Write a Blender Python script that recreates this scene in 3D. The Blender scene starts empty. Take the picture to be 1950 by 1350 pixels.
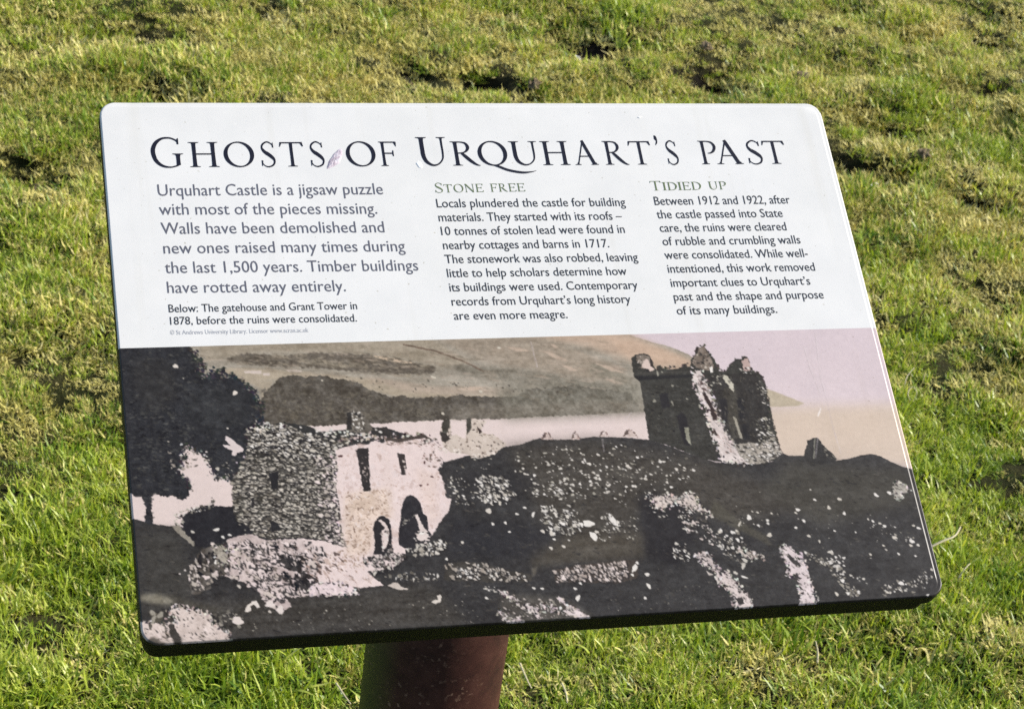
import bpy, math, random
import numpy as np
from mathutils import Matrix, Vector

random.seed(7)
RNG = np.random.default_rng(11)
sc = bpy.context.scene
COL = sc.collection

# ------------------------------------------------------------------ board corners in image coordinates, camera solved from them
# the board is 0.60 m wide; its corners in image pixels fix the camera's place against it
W = 0.60
QUAD = np.array([[188, 194], [1559.6, 196], [1801.5, 1133.5], [271, 1228.8]], float)
CEN = np.array([975.0, 675.0])
FOC = 4252.66
TILT = math.radians(29.5)
BOARD_H = 0.80


def homography(src, dst):
    A = []
    for (X, Y), (x, y) in zip(src, dst):
        A += [[X, Y, 1, 0, 0, 0, -x * X, -x * Y, -x], [0, 0, 0, X, Y, 1, -y * X, -y * Y, -y]]
    return np.linalg.svd(np.array(A))[2][-1].reshape(3, 3)


K = np.array([[FOC, 0, CEN[0]], [0, FOC, CEN[1]], [0, 0, 1]])
H0 = homography([(0, 0), (1, 0), (1, 1), (0, 1)], QUAD)
M = np.linalg.inv(K) @ H0
if M[2, 2] < 0:
    M = -M
s_ = np.linalg.norm(M[:, 0])
ASPECT = s_ / np.linalg.norm(M[:, 1])
HH = W / ASPECT
M = M / s_ * W
cx_ = M[:, 0] / W
cy_ = -M[:, 1] / np.linalg.norm(M[:, 1])
cn_ = np.cross(cx_, cy_)
ccen = M[:, 2] + cx_ * W / 2 - cy_ * HH / 2
zw = math.cos(TILT) * cn_ + math.sin(TILT) * cy_
xw = cx_
yw = np.cross(zw, xw)
R = np.array([xw, yw, zw])                   # camera vectors -> world
CAM = np.array([0, 0, BOARD_H]) - R @ ccen
HINV = np.linalg.inv(homography([(0, 0), (W, 0), (W, HH), (0, HH)], QUAD))


def plane(x, y):
    """a point measured on the board's face -> metres right of and below its top left corner"""
    p = HINV @ np.array([x, y, 1.0])
    return p[0] / p[2], p[1] / p[2]


def ground_at(x, y, z=0.0):
    d = R @ (np.linalg.inv(K) @ np.array([x, y, 1.0]))
    t = (z - CAM[2]) / d[2]
    return CAM + d * t


# ------------------------------------------------------------------ camera, sky, sun, exposure
cam = bpy.data.cameras.new('camera')
cam.sensor_width = 36.0
cam.sensor_fit = 'HORIZONTAL'
cam.lens = FOC / 1950 * 36
cam.clip_start = 0.05
cam.clip_end = 2000
cam.dof.use_dof = True
cam.dof.focus_distance = float(ccen[2]) - 0.01
cam.dof.aperture_fstop = 30
camo = bpy.data.objects.new('camera', cam)
COL.objects.link(camo)
mw = Matrix.Identity(4)
for i in range(3):
    mw[i][0] = R[i, 0]
    mw[i][1] = -R[i, 1]
    mw[i][2] = -R[i, 2]
    mw[i][3] = CAM[i]
camo.matrix_world = mw
sc.camera = camo

SUN_EL = math.radians(30)
fwd = R @ np.array([0, 0, 1.0])
back = np.array([-fwd[0], -fwd[1]])
back /= np.linalg.norm(back)
right = np.array([-back[1], back[0]])
SUN_PHI = math.radians(108)
sh = math.cos(SUN_PHI) * back + math.sin(SUN_PHI) * right
SUN = Vector((sh[0] * math.cos(SUN_EL), sh[1] * math.cos(SUN_EL), math.sin(SUN_EL)))

world = bpy.data.worlds.new('World')
sc.world = world
world.use_nodes = True
wn = world.node_tree
bg = wn.nodes['Background']
sky = wn.nodes.new('ShaderNodeTexSky')
sky.sky_type = 'NISHITA'
sky.sun_disc = False
sky.sun_elevation = SUN_EL
sky.sun_rotation = math.atan2(SUN.x, SUN.y)
sky.air_density = 1.0
sky.dust_density = 1.5
wn.links.new(sky.outputs[0], bg.inputs[0])
bg.inputs[1].default_value = 0.13
sun = bpy.data.lights.new('sun', 'SUN')
sun.energy = 4.6
sun.angle = math.radians(0.53)
sun.color = (1.0, 0.955, 0.88)
suno = bpy.data.objects.new('sun', sun)
COL.objects.link(suno)
suno.rotation_euler = SUN.to_track_quat('Z', 'Y').to_euler()
suno.location = (2, 0, 4)
sc.view_settings.view_transform = 'Standard'
sc.view_settings.look = 'None'
sc.view_settings.gamma = 1
sc.view_settings.use_curve_mapping = False
sc.view_settings.exposure = 0.66
sc.cycles.use_denoising = False
sc.cycles.max_bounces = 8


# ------------------------------------------------------------------ helpers
def s2l(c):
    c = np.asarray(c, float) / 255.0
    return np.where(c <= 0.04045, c / 12.92, ((c + 0.055) / 1.055) ** 2.4)


def mat(name):
    m = bpy.data.materials.new(name)
    m.use_nodes = True
    nt = m.node_tree
    return m, nt, nt.nodes['Principled BSDF']


def node(nt, typ, **kw):
    n = nt.nodes.new(typ)
    for k, v in kw.items():
        if k in n.inputs.keys():
            n.inputs[k].default_value = v
        else:
            setattr(n, k, v)
    return n


def ramp(nt, src, stops):
    r = nt.nodes.new('ShaderNodeValToRGB')
    while len(r.color_ramp.elements) < len(stops):
        r.color_ramp.elements.new(0.5)
    for e, (p, c) in zip(r.color_ramp.elements, stops):
        e.position = p
        e.color = (*c, 1) if len(c) == 3 else c
    nt.links.new(src, r.inputs[0])
    return r.outputs[0]


def mix(nt, fac, a, b, mode='MIX'):
    m = nt.nodes.new('ShaderNodeMix')
    m.data_type = 'RGBA'
    m.blend_type = mode
    for sock, v in ((m.inputs[0], fac), (m.inputs[6], a), (m.inputs[7], b)):
        if isinstance(v, bpy.types.NodeSocket):
            nt.links.new(v, sock)
        elif isinstance(v, (int, float)):
            sock.default_value = v
        else:
            sock.default_value = (*v, 1)
    return m.outputs[2]


def obj_from(name, verts, faces, material, parent=None, smooth=False):
    me = bpy.data.meshes.new(name)
    me.from_pydata([tuple(v) for v in verts], [], faces)
    me.update()
    if smooth:
        me.polygons.foreach_set('use_smooth', [True] * len(me.polygons))
    if material:
        me.materials.append(material)
    o = bpy.data.objects.new(name, me)
    COL.objects.link(o)
    if parent:
        o.parent = parent
    return o


def grid_mesh(name, X, Y, Z, material=None, parent=None, smooth=True):
    """a sheet from 2-D arrays, made with numpy for speed"""
    ny, nx = X.shape
    co = np.stack([X, Y, Z], -1).reshape(-1, 3).astype(np.float32)
    idx = np.arange(ny * nx).reshape(ny, nx)
    q = np.stack([idx[:-1, :-1], idx[:-1, 1:], idx[1:, 1:], idx[1:, :-1]], -1).reshape(-1, 4)
    me = bpy.data.meshes.new(name)
    me.vertices.add(len(co))
    me.vertices.foreach_set('co', co.ravel())
    me.loops.add(q.size)
    me.loops.foreach_set('vertex_index', q.ravel().astype(np.int32))
    me.polygons.add(len(q))
    me.polygons.foreach_set('loop_start', np.arange(0, q.size, 4, dtype=np.int32))
    me.polygons.foreach_set('loop_total', np.full(len(q), 4, dtype=np.int32))
    me.update(calc_edges=True)
    me.validate()
    if smooth:
        me.polygons.foreach_set('use_smooth', np.ones(len(me.polygons), dtype=bool))
    if material:
        me.materials.append(material)
    o = bpy.data.objects.new(name, me)
    COL.objects.link(o)
    if parent:
        o.parent = parent
    return o


def smooth_noise(ny, nx, fy, fx, seed):
    """bicubic-ish value noise, fy x fx cells over the array, range 0..1"""
    r = np.random.default_rng(seed)
    gy, gx = int(fy) + 3, int(fx) + 3
    g = r.random((gy, gx))
    yy = np.linspace(0, fy, ny)
    xx = np.linspace(0, fx, nx)
    y0 = np.minimum(yy.astype(int), gy - 2)
    x0 = np.minimum(xx.astype(int), gx - 2)
    ty = yy - y0
    tx = xx - x0
    ty = (ty * ty * (3 - 2 * ty))[:, None]
    tx = (tx * tx * (3 - 2 * tx))[None, :]
    a = g[y0][:, x0]
    b = g[y0][:, x0 + 1]
    c = g[y0 + 1][:, x0]
    d = g[y0 + 1][:, x0 + 1]
    return (a * (1 - tx) + b * tx) * (1 - ty) + (c * (1 - tx) + d * tx) * ty


def fbm(ny, nx, fy, fx, seed, octv=4, gain=0.55):
    out = np.zeros((ny, nx))
    amp, tot = 1.0, 0.0
    for k in range(octv):
        out += amp * smooth_noise(ny, nx, fy * 2 ** k, fx * 2 ** k, seed + k * 13)
        tot += amp
        amp *= gain
    return out / tot


def npoint(x, y, seed=0):
    """value noise at world points (arrays), range -1..1"""
    xi = np.floor(x).astype(np.int64)
    yi = np.floor(y).astype(np.int64)
    tx = x - xi
    ty = y - yi
    tx = tx * tx * (3 - 2 * tx)
    ty = ty * ty * (3 - 2 * ty)

    def h(a, b):
        n = (a * 374761393 + b * 668265263 + seed * 974711) & 0x7fffffff
        n = ((n ^ (n >> 13)) * 1274126177) & 0x7fffffff
        n = n ^ (n >> 16)
        return (n & 0xffff) / 32767.5 - 1
    return ((h(xi, yi) * (1 - tx) + h(xi + 1, yi) * tx) * (1 - ty) +
            (h(xi, yi + 1) * (1 - tx) + h(xi + 1, yi + 1) * tx) * ty)


# ------------------------------------------------------------------ ground and its features
# (image pixel x, y, radius in the same units, strength)
HOLLOWS = [(275, 68, 30, .9), (296, 165, 46, 1), (762, 122, 30, 1), (925, 148, 34, 1.2), (1140, 78, 60, .9),
           (1360, 132, 50, 1), (1405, 165, 42, 1.2), (1010, 165, 34, .7), (1645, 22, 26, .7), (1885, 40, 26, .8),
           (1890, 85, 40, .8), (1640, 322, 34, 1.3), (1690, 330, 40, 1.3), (1728, 245, 50, .5), (1898, 185, 26, .7),
           (72, 335, 34, .6), (68, 92, 40, .5), (1730, 930, 34, .45), (1790, 930, 30, .4), (130, 660, 30, .35),
           (60, 800, 30, .3), (1560, 112, 30, .4), (1880, 385, 34, .6), (1800, 610, 30, .35), (640, 60, 30, .4),
           (480, 20, 40, .4), (30, 480, 34, .4), (1700, 700, 30, .35), (1470, 60, 28, .4)]
GREENS = [(60, 30, 130), (120, 230, 90), (500, 120, 70), (30, 560, 110), (90, 440, 70), (1190, 15, 70), (1240, 60, 60),
          (1700, 215, 90), (1760, 170, 70), (1690, 540, 90), (1800, 480, 70), (1780, 770, 120), (1720, 930, 130),
          (60, 1080, 160), (1900, 1100, 120), (1620, 90, 60), (340, 90, 70), (730, 60, 60), (1060, 120, 70),
          (1860, 290, 60), (160, 900, 60), (1900, 960, 80), (640, 120, 60)]
DRYS = [(440, 170, 130), (800, 90, 110), (960, 90, 100), (1500, 110, 110), (1850, 130, 120), (1780, 400, 110),
        (90, 330, 70), (130, 760, 120), (40, 900, 80), (1850, 640, 110), (1650, 420, 80), (1890, 860, 90),
        (1300, 60, 80), (1780, 1040, 60), (1850, 1200, 60), (980, 160, 60), (1460, 1290, 70), (20, 180, 60)]


def feat(lst):
    out = []
    for f in lst:
        c = ground_at(f[0], f[1])
        e = ground_at(f[0] + f[2], f[1])
        out.append((c[0], c[1], math.hypot(e[0] - c[0], e[1] - c[1]), f[3] if len(f) > 3 else 1.0))
    return out


F_HOL, F_GRN, F_DRY = feat(HOLLOWS), feat(GREENS), feat(DRYS)


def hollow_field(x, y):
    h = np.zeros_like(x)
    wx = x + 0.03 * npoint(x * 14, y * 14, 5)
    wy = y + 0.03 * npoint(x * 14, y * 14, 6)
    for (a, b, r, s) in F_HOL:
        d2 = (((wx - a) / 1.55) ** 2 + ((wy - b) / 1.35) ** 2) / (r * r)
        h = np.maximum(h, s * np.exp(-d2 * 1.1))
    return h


def dry_field(x, y):
    base = 0.46 + 0.36 * np.clip((y - 1.05) / 0.9, -1.4, 1)
    base = base + 0.26 * npoint(x * 3.1, y * 2.6, 31) + 0.16 * npoint(x * 9, y * 8, 32)
    wx = x + 0.06 * npoint(x * 6, y * 6, 35)
    wy = y + 0.06 * npoint(x * 6, y * 6, 36)
    for (a, b, r, s) in F_GRN:
        base = base - 0.42 * np.exp(-((wx - a) ** 2 + ((wy - b) / 1.5) ** 2) / (r * r))
    for (a, b, r, s) in F_DRY:
        base = base + 0.32 * np.exp(-((wx - a) ** 2 + ((wy - b) / 1.5) ** 2) / (r * r))
    return np.clip(base, 0, 1)


def height(x, y):
    near = np.exp(-((x / 9.0) ** 2 + ((y - 1) / 9.0) ** 2))
    z = 0.018 * npoint(x * 1.7, y * 1.7, 1) + 0.35 * npoint(x * 0.05 + .3, y * 0.05, 2) * (1 - near)
    z = z + near * (0.015 * npoint(x * 8, y * 8, 3) + 0.0085 * npoint(x * 19, y * 19, 4) + 0.003 * npoint(x * 41, y * 41, 7))
    z = z - near * 0.042 * hollow_field(x, y)
    return z


def axis(lo, hi, step, far):
    core = np.arange(lo, hi + step / 2, step)
    out, s, v = [], step, 0.0
    while v < far:
        s *= 1.22
        v += s
        out.append(v)
    out = np.array(out)
    return np.concatenate([lo - out[::-1], core, hi + out])


gx = axis(-2.4, 2.6, 0.02, 500)
gy = axis(-0.4, 4.2, 0.02, 500)
GX, GY = np.meshgrid(gx, gy)
GZ = height(GX, GY)

# ground material: thatch, moss and bare dark soil in the hollows
gm, nt, bs = mat('turf_soil')
geo = node(nt, 'ShaderNodeNewGeometry')
n1 = node(nt, 'ShaderNodeTexNoise', Scale=9.0, Detail=8.0, Roughness=0.65)
n2 = node(nt, 'ShaderNodeTexNoise', Scale=90.0, Detail=6.0, Roughness=0.7)
nt.links.new(geo.outputs['Position'], n1.inputs['Vector'])
nt.links.new(geo.outputs['Position'], n2.inputs['Vector'])
ca = ramp(nt, n1.outputs[0], [(0.3, (0.022, 0.034, 0.008)), (0.5, (0.045, 0.050, 0.015)), (0.7, (0.080, 0.068, 0.028))])
cb = ramp(nt, n2.outputs[0], [(0.3, (0.35, 0.32, 0.26)), (0.65, (1.0, 1.0, 0.9))])
cc = mix(nt, 1.0, ca, cb, 'MULTIPLY')
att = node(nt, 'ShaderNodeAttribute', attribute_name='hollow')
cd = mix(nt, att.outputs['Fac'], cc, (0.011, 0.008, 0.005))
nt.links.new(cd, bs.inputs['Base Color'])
bs.inputs['Roughness'].default_value = 0.95
bs.inputs['Specular IOR Level'].default_value = 0.1
bmp = node(nt, 'ShaderNodeBump', Strength=1.0, Distance=0.02)
nt.links.new(n2.outputs[0], bmp.inputs['Height'])
nt.links.new(bmp.outputs[0], bs.inputs['Normal'])

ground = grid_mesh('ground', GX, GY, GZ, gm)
ground['kind'] = 'structure'
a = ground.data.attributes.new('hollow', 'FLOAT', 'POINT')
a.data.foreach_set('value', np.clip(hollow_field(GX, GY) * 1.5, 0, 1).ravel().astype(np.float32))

# ------------------------------------------------------------------ grass


def blade_material(name, stops, dry):
    m, nt, bs = mat(name)
    geo = node(nt, 'ShaderNodeNewGeometry')
    oi = node(nt, 'ShaderNodeObjectInfo')
    at = node(nt, 'ShaderNodeAttribute', attribute_name='tone')
    n1 = node(nt, 'ShaderNodeTexNoise', Scale=4.0, Detail=5.0, Roughness=0.6)
    nt.links.new(geo.outputs['Position'], n1.inputs['Vector'])
    ad = node(nt, 'ShaderNodeMath', operation='MULTIPLY_ADD')
    nt.links.new(at.outputs['Fac'], ad.inputs[0])
    ad.inputs[1].default_value = 0.62
    ad2 = node(nt, 'ShaderNodeMath', operation='MULTIPLY_ADD')
    nt.links.new(n1.outputs[0], ad2.inputs[0])
    ad2.inputs[1].default_value = 0.9
    ad2.inputs[2].default_value = -0.32
    nt.links.new(ad2.outputs[0], ad.inputs[2])
    ad3 = node(nt, 'ShaderNodeMath', operation='MULTIPLY_ADD')
    nt.links.new(oi.outputs['Random'], ad3.inputs[0])
    ad3.inputs[1].default_value = 0.14
    nt.links.new(ad.outputs[0], ad3.inputs[2])
    c = ramp(nt, ad3.outputs[0], stops)
    nt.links.new(c, bs.inputs['Base Color'])
    bs.inputs['Roughness'].default_value = 0.42 if not dry else 0.7
    bs.inputs['Specular IOR Level'].default_value = 0.4 if not dry else 0.2
    tr = node(nt, 'ShaderNodeBsdfTranslucent')
    hs = mix(nt, 1.0, c, (1.25, 1.2, 0.55) if not dry else (1.0, 0.9, 0.6), 'MULTIPLY')
    nt.links.new(hs, tr.inputs['Color'])
    ms = node(nt, 'ShaderNodeMixShader')
    ms.inputs[0].default_value = 0.30 if not dry else 0.16
    out = nt.nodes['Material Output']
    nt.links.new(bs.outputs[0], ms.inputs[1])
    nt.links.new(tr.outputs[0], ms.inputs[2])
    nt.links.new(ms.outputs[0], out.inputs[0])
    return m


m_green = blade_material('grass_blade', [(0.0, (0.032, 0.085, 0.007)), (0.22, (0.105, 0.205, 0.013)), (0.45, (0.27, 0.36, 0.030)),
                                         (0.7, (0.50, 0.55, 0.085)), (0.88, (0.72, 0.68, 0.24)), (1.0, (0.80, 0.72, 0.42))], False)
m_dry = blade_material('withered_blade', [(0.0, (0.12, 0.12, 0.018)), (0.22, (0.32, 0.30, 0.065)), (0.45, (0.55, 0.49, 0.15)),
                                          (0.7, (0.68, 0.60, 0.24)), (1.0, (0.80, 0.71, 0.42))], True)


def tuft(name, n, rad, lmin, lmax, lean, wid, material, r, curl=0.6):
    V, F, T = [], [], []
    for k in range(n):
        a = r.random() * math.tau
        rr = rad * math.sqrt(r.random())
        bx, by = rr * math.cos(a), rr * math.sin(a)
        L = r.uniform(lmin, lmax)
        w = wid * r.choice((0.55, 0.75, 0.9, 1.0, 1.15, 1.5))
        az = r.random() * math.tau
        el = max(0.08, r.gauss(lean, 0.30))
        tw = r.uniform(-0.9, 0.9)
        px, py, pz = bx, by, -0.004
        ang = el
        seg = 4
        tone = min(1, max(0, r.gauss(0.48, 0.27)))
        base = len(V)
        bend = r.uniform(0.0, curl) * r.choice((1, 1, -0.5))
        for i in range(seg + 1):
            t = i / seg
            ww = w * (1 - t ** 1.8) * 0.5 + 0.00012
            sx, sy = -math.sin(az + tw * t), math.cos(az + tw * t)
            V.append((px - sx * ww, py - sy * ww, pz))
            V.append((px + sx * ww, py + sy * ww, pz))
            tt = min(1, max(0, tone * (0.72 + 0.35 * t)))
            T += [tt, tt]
            if i < seg:
                F.append((base + 2 * i, base + 2 * i + 1, base + 2 * i + 3, base + 2 * i + 2))
            d = L / seg
            px += math.cos(az) * math.sin(ang) * d
            py += math.sin(az) * math.sin(ang) * d
            pz += math.cos(ang) * d
            if pz < 0.001:
                pz = 0.001
            ang += bend / seg * 2.2
    me = bpy.data.meshes.new(name)
    me.from_pydata(V, [], F)
    me.materials.append(material)
    at = me.attributes.new('tone', 'FLOAT', 'POINT')
    at.data.foreach_set('value', T)
    me.polygons.foreach_set('use_smooth', [True] * len(F))
    me.update()
    return bpy.data.objects.new(name, me)


rt = random.Random(5)
cg = bpy.data.collections.new('green_tufts')
cdry = bpy.data.collections.new('dry_tufts')
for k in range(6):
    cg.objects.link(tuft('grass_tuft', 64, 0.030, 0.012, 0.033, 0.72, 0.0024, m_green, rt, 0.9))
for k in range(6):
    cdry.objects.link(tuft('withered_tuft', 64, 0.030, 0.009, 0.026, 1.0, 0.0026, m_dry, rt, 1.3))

px_ = np.arange(-2.3, 2.501, 0.04)
py_ = np.arange(-0.3, 4.101, 0.04)
PX, PY = np.meshgrid(px_, py_)
PZ = height(PX, PY)
grass = grid_mesh('grass', PX, PY, PZ, None)
grass['kind'] = 'stuff'
grass['label'] = 'short sunlit lawn, green blades mixed with yellow moss and thatch'
grass['category'] = 'grass'
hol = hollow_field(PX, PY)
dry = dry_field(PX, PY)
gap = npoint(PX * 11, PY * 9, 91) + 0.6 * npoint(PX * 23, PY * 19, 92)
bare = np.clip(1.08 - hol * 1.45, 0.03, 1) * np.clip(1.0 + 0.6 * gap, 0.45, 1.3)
scl = 0.72 + 0.35 * (1 - dry) + 0.25 * npoint(PX * 5, PY * 5, 77) + 0.36 * npoint(PX * 14, PY * 14, 78)
for nm, arr in (('d_green', bare * np.clip(1.15 - dry * 1.15, 0.28, 1)), ('d_dry', bare * np.clip(dry * 1.30 - 0.02, 0.18, 1)),
                ('size', np.clip(scl, 0.4, 1.5))):
    a = grass.data.attributes.new(nm, 'FLOAT', 'POINT')
    a.data.foreach_set('value', arr.ravel().astype(np.float32))

gn = bpy.data.node_groups.new('lawn', 'GeometryNodeTree')
gn.interface.new_socket('Geometry', in_out='INPUT', socket_type='NodeSocketGeometry')
gn.interface.new_socket('Geometry', in_out='OUTPUT', socket_type='NodeSocketGeometry')
gi = gn.nodes.new('NodeGroupInput')
go = gn.nodes.new('NodeGroupOutput')
jn = gn.nodes.new('GeometryNodeJoinGeometry')


def scatter_branch(coll, dens_attr, dens, seed, smin, smax):
    di = gn.nodes.new('GeometryNodeDistributePointsOnFaces')
    di.distribute_method = 'RANDOM'
    na = gn.nodes.new('GeometryNodeInputNamedAttribute')
    na.data_type = 'FLOAT'
    na.inputs['Name'].default_value = dens_attr
    mu = gn.nodes.new('ShaderNodeMath')
    mu.operation = 'MULTIPLY'
    mu.inputs[1].default_value = dens
    gn.links.new(na.outputs[0], mu.inputs[0])
    gn.links.new(mu.outputs[0], di.inputs['Density'])
    di.inputs['Seed'].default_value = seed
    gn.links.new(gi.outputs[0], di.inputs['Mesh'])
    ci = gn.nodes.new('GeometryNodeCollectionInfo')
    ci.inputs['Collection'].default_value = coll
    ci.inputs['Separate Children'].default_value = True
    ci.inputs['Reset Children'].default_value = True
    ip = gn.nodes.new('GeometryNodeInstanceOnPoints')
    gn.links.new(di.outputs['Points'], ip.inputs['Points'])
    gn.links.new(ci.outputs[0], ip.inputs['Instance'])
    ip.inputs['Pick Instance'].default_value = True
    rv = gn.nodes.new('FunctionNodeRandomValue')
    rv.data_type = 'FLOAT_VECTOR'
    rv.inputs[0].default_value = (-0.14, -0.14, 0)
    rv.inputs[1].default_value = (0.14, 0.14, 6.283)
    gn.links.new(rv.outputs[0], ip.inputs['Rotation'])
    rs = gn.nodes.new('FunctionNodeRandomValue')
    rs.data_type = 'FLOAT'
    rs.inputs[2].default_value = smin
    rs.inputs[3].default_value = smax
    sa = gn.nodes.new('GeometryNodeInputNamedAttribute')
    sa.data_type = 'FLOAT'
    sa.inputs['Name'].default_value = 'size'
    m2 = gn.nodes.new('ShaderNodeMath')
    m2.operation = 'MULTIPLY'
    gn.links.new(rs.outputs[1], m2.inputs[0])
    gn.links.new(sa.outputs[0], m2.inputs[1])
    gn.links.new(m2.outputs[0], ip.inputs['Scale'])
    gn.links.new(ip.outputs[0], jn.inputs[0])


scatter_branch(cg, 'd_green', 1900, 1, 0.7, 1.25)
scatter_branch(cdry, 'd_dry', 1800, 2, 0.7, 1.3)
gn.links.new(jn.outputs[0], go.inputs[0])
mod = grass.modifiers.new('lawn', 'NODES')
mod.node_group = gn

# ------------------------------------------------------------------ the photograph printed on the board
PS = 1920 / W                                    # print dots per metre
V_TOP = (plane(225.5, 663.5)[1] + plane(1656.5, 624.3)[1]) / 2
PR0 = int(V_TOP * PS) - 2
PH = int(HH * PS) + 4 - PR0
PW = 1920
img = np.zeros((PH, PW, 3))
rp = random.Random(3)


def P(x, y):
    u, v = plane(x, y)
    return u * PS, v * PS - PR0


def poly_mask(pts, jag=0.0, step=4.0):
    q = [P(*p) for p in pts]
    out = []
    for i in range(len(q)):
        a, b = q[i], q[(i + 1) % len(q)]
        L = math.hypot(b[0] - a[0], b[1] - a[1])
        n = max(1, int(L / step)) if jag > 0 else 1
        nx, ny = (-(b[1] - a[1]) / (L + 1e-6), (b[0] - a[0]) / (L + 1e-6))
        for k in range(n):
            t = k / n
            j = rp.uniform(-jag, jag) if k else 0
            out.append((a[0] + (b[0] - a[0]) * t + nx * j, a[1] + (b[1] - a[1]) * t + ny * j))
    o = np.array(out)
    y0 = max(0, int(o[:, 1].min()))
    y1 = min(PH - 1, int(o[:, 1].max()) + 1)
    m = np.zeros((PH, PW), bool)
    a = o
    b = np.roll(o, -1, 0)
    for r in range(y0, y1 + 1):
        yc = r + 0.5
        c = ((a[:, 1] <= yc) & (b[:, 1] > yc)) | ((b[:, 1] <= yc) & (a[:, 1] > yc))
        if not c.any():
            continue
        xs = np.sort(a[c, 0] + (yc - a[c, 1]) / (b[c, 1] - a[c, 1]) * (b[c, 0] - a[c, 0]))
        for k in range(0, len(xs) - 1, 2):
            i0, i1 = max(0, int(xs[k] + 0.5)), min(PW, int(xs[k + 1] + 0.5))
            if i1 > i0:
                m[r, i0:i1] = True
    return m


def blur(m, n):
    m = m.astype(float)
    for ax in (0, 1):
        for _ in range(2):
            c = np.cumsum(np.concatenate([np.repeat(np.take(m, [0], ax), n + 1, ax), m, np.repeat(np.take(m, [-1], ax), n, ax)], ax), ax)
            if ax == 0:
                m = (c[2 * n + 1:] - c[:-2 * n - 1]) / (2 * n + 1)
            else:
                m = (c[:, 2 * n + 1:] - c[:, :-2 * n - 1]) / (2 * n + 1)
    return m


GR = {}


def tex(kind):
    if kind not in GR:
        if kind == 'soft':
            GR[kind] = fbm(PH, PW, 7, 16, 5) * 2 - 1
        elif kind == 'grain':
            GR[kind] = fbm(PH, PW, 150, 350, 8, 2) * 2 - 1
        elif kind == 'mid':
            GR[kind] = fbm(PH, PW, 40, 90, 9, 4) * 2 - 1
        elif kind == 'streak':
            GR[kind] = fbm(PH, PW, 60, 22, 10, 4) * 2 - 1
    return GR[kind]


def fill(pts, col, jag=1.5, tx=(), soft=0, alpha=1.0, step=4.0):
    m = poly_mask(pts, jag, step)
    w = blur(m, soft) if soft else m.astype(float)
    w = (w * alpha)[..., None]
    c = np.array(col, float)[None, None, :] + np.zeros((PH, PW, 1))
    for (k, amp) in tx:
        c = c + (tex(k) * amp)[..., None]
    img[:] = img * (1 - w) + c * w
    return m


def blob(cx, cy, rx, ry, ang, col, hard=1.0, rough=0.25):
    R_ = int(max(rx, ry) * 1.5) + 2
    x0, x1, y0, y1 = int(cx) - R_, int(cx) + R_ + 1, int(cy) - R_, int(cy) + R_ + 1
    if x0 < 0 or y0 < 0 or x1 >= PW or y1 >= PH:
        return
    yy, xx = np.mgrid[y0:y1, x0:x1]
    dx, dy = xx - cx, yy - cy
    ca, sa = math.cos(ang), math.sin(ang)
    u = (dx * ca + dy * sa) / rx
    v = (-dx * sa + dy * ca) / ry
    th = np.arctan2(v, u)
    f1, f2, f3 = rp.uniform(0, 6.28), rp.uniform(0, 6.28), rp.uniform(0, 6.28)
    rad = 1 + rough * (0.5 * np.sin(2 * th + f1) + 0.5 * np.sin(3 * th + f2) + 0.35 * np.sin(5 * th + f3))
    d = (rad - np.sqrt(u * u + v * v)) * min(rx, ry)
    w = np.clip(d + 0.5, 0, 1)[..., None] * hard
    img[y0:y1, x0:x1] = img[y0:y1, x0:x1] * (1 - w) + np.array(col) * w


def fringe(pts, n, rmin, rmax, cols, spread, asp=(.5, 1), hard=1.0, closed=False):
    seg = list(zip(pts[:-1], pts[1:]))
    ln = [math.dist(a, b) for a, b in seg]
    for k in range(n):
        a, b = rp.choices(seg, ln)[0]
        t = rp.random()
        x, y = P(a[0] + (b[0] - a[0]) * t, a[1] + (b[1] - a[1]) * t)
        r_ = rp.uniform(rmin, rmax)
        c = tuple(v + rp.uniform(-8, 8) for v in rp.choice(cols))
        blob(x + rp.gauss(0, spread), y + rp.gauss(0, spread), r_, max(1, r_ * rp.uniform(*asp)), rp.uniform(0, 3), c, hard, .4)


WHITE = (232, 226, 219)
PALE = (206, 199, 189)
GREY = (140, 134, 124)
DARK = (44, 44, 46)


def scatter(pts, n, rmin, rmax, cols, ang=(0.0, 0.5), asp=(0.4, 0.9), shadow=0.0, rough=0.3, power=2.0, hard=1.0):
    m = poly_mask(pts)
    ys, xs = np.nonzero(m)
    if len(ys) == 0:
        return
    for k in range(n):
        i = rp.randrange(len(ys))
        r = rmin + (rmax - rmin) * rp.random() ** power
        a_ = rp.uniform(*asp)
        c = rp.choice(cols)
        j = rp.uniform(-16, 10)
        c = tuple(v + j for v in c)
        an = rp.uniform(*ang)
        if shadow:
            blob(xs[i] + r * 0.35, ys[i] + r * 0.4, r * 1.25, r * 1.25 * a_ + 1, an, DARK, shadow, rough)
        blob(xs[i], ys[i], r, max(0.9, r * a_), an, c, hard, rough)


def dots(lst, cols=(WHITE,)):
    for d in lst:
        x, y = P(d[0], d[1])
        rx = d[2] * 1.32
        ry = (d[3] if len(d) > 3 else d[2] * 0.7) * 1.45
        an = math.radians(d[4]) if len(d) > 4 else 0.5
        blob(x, y, rx, ry, an, rp.choice(cols), 1.0, 0.22)


BOT = [(1810, 1140), (1810, 1170), (240, 1260), (240, 1235)]


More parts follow.
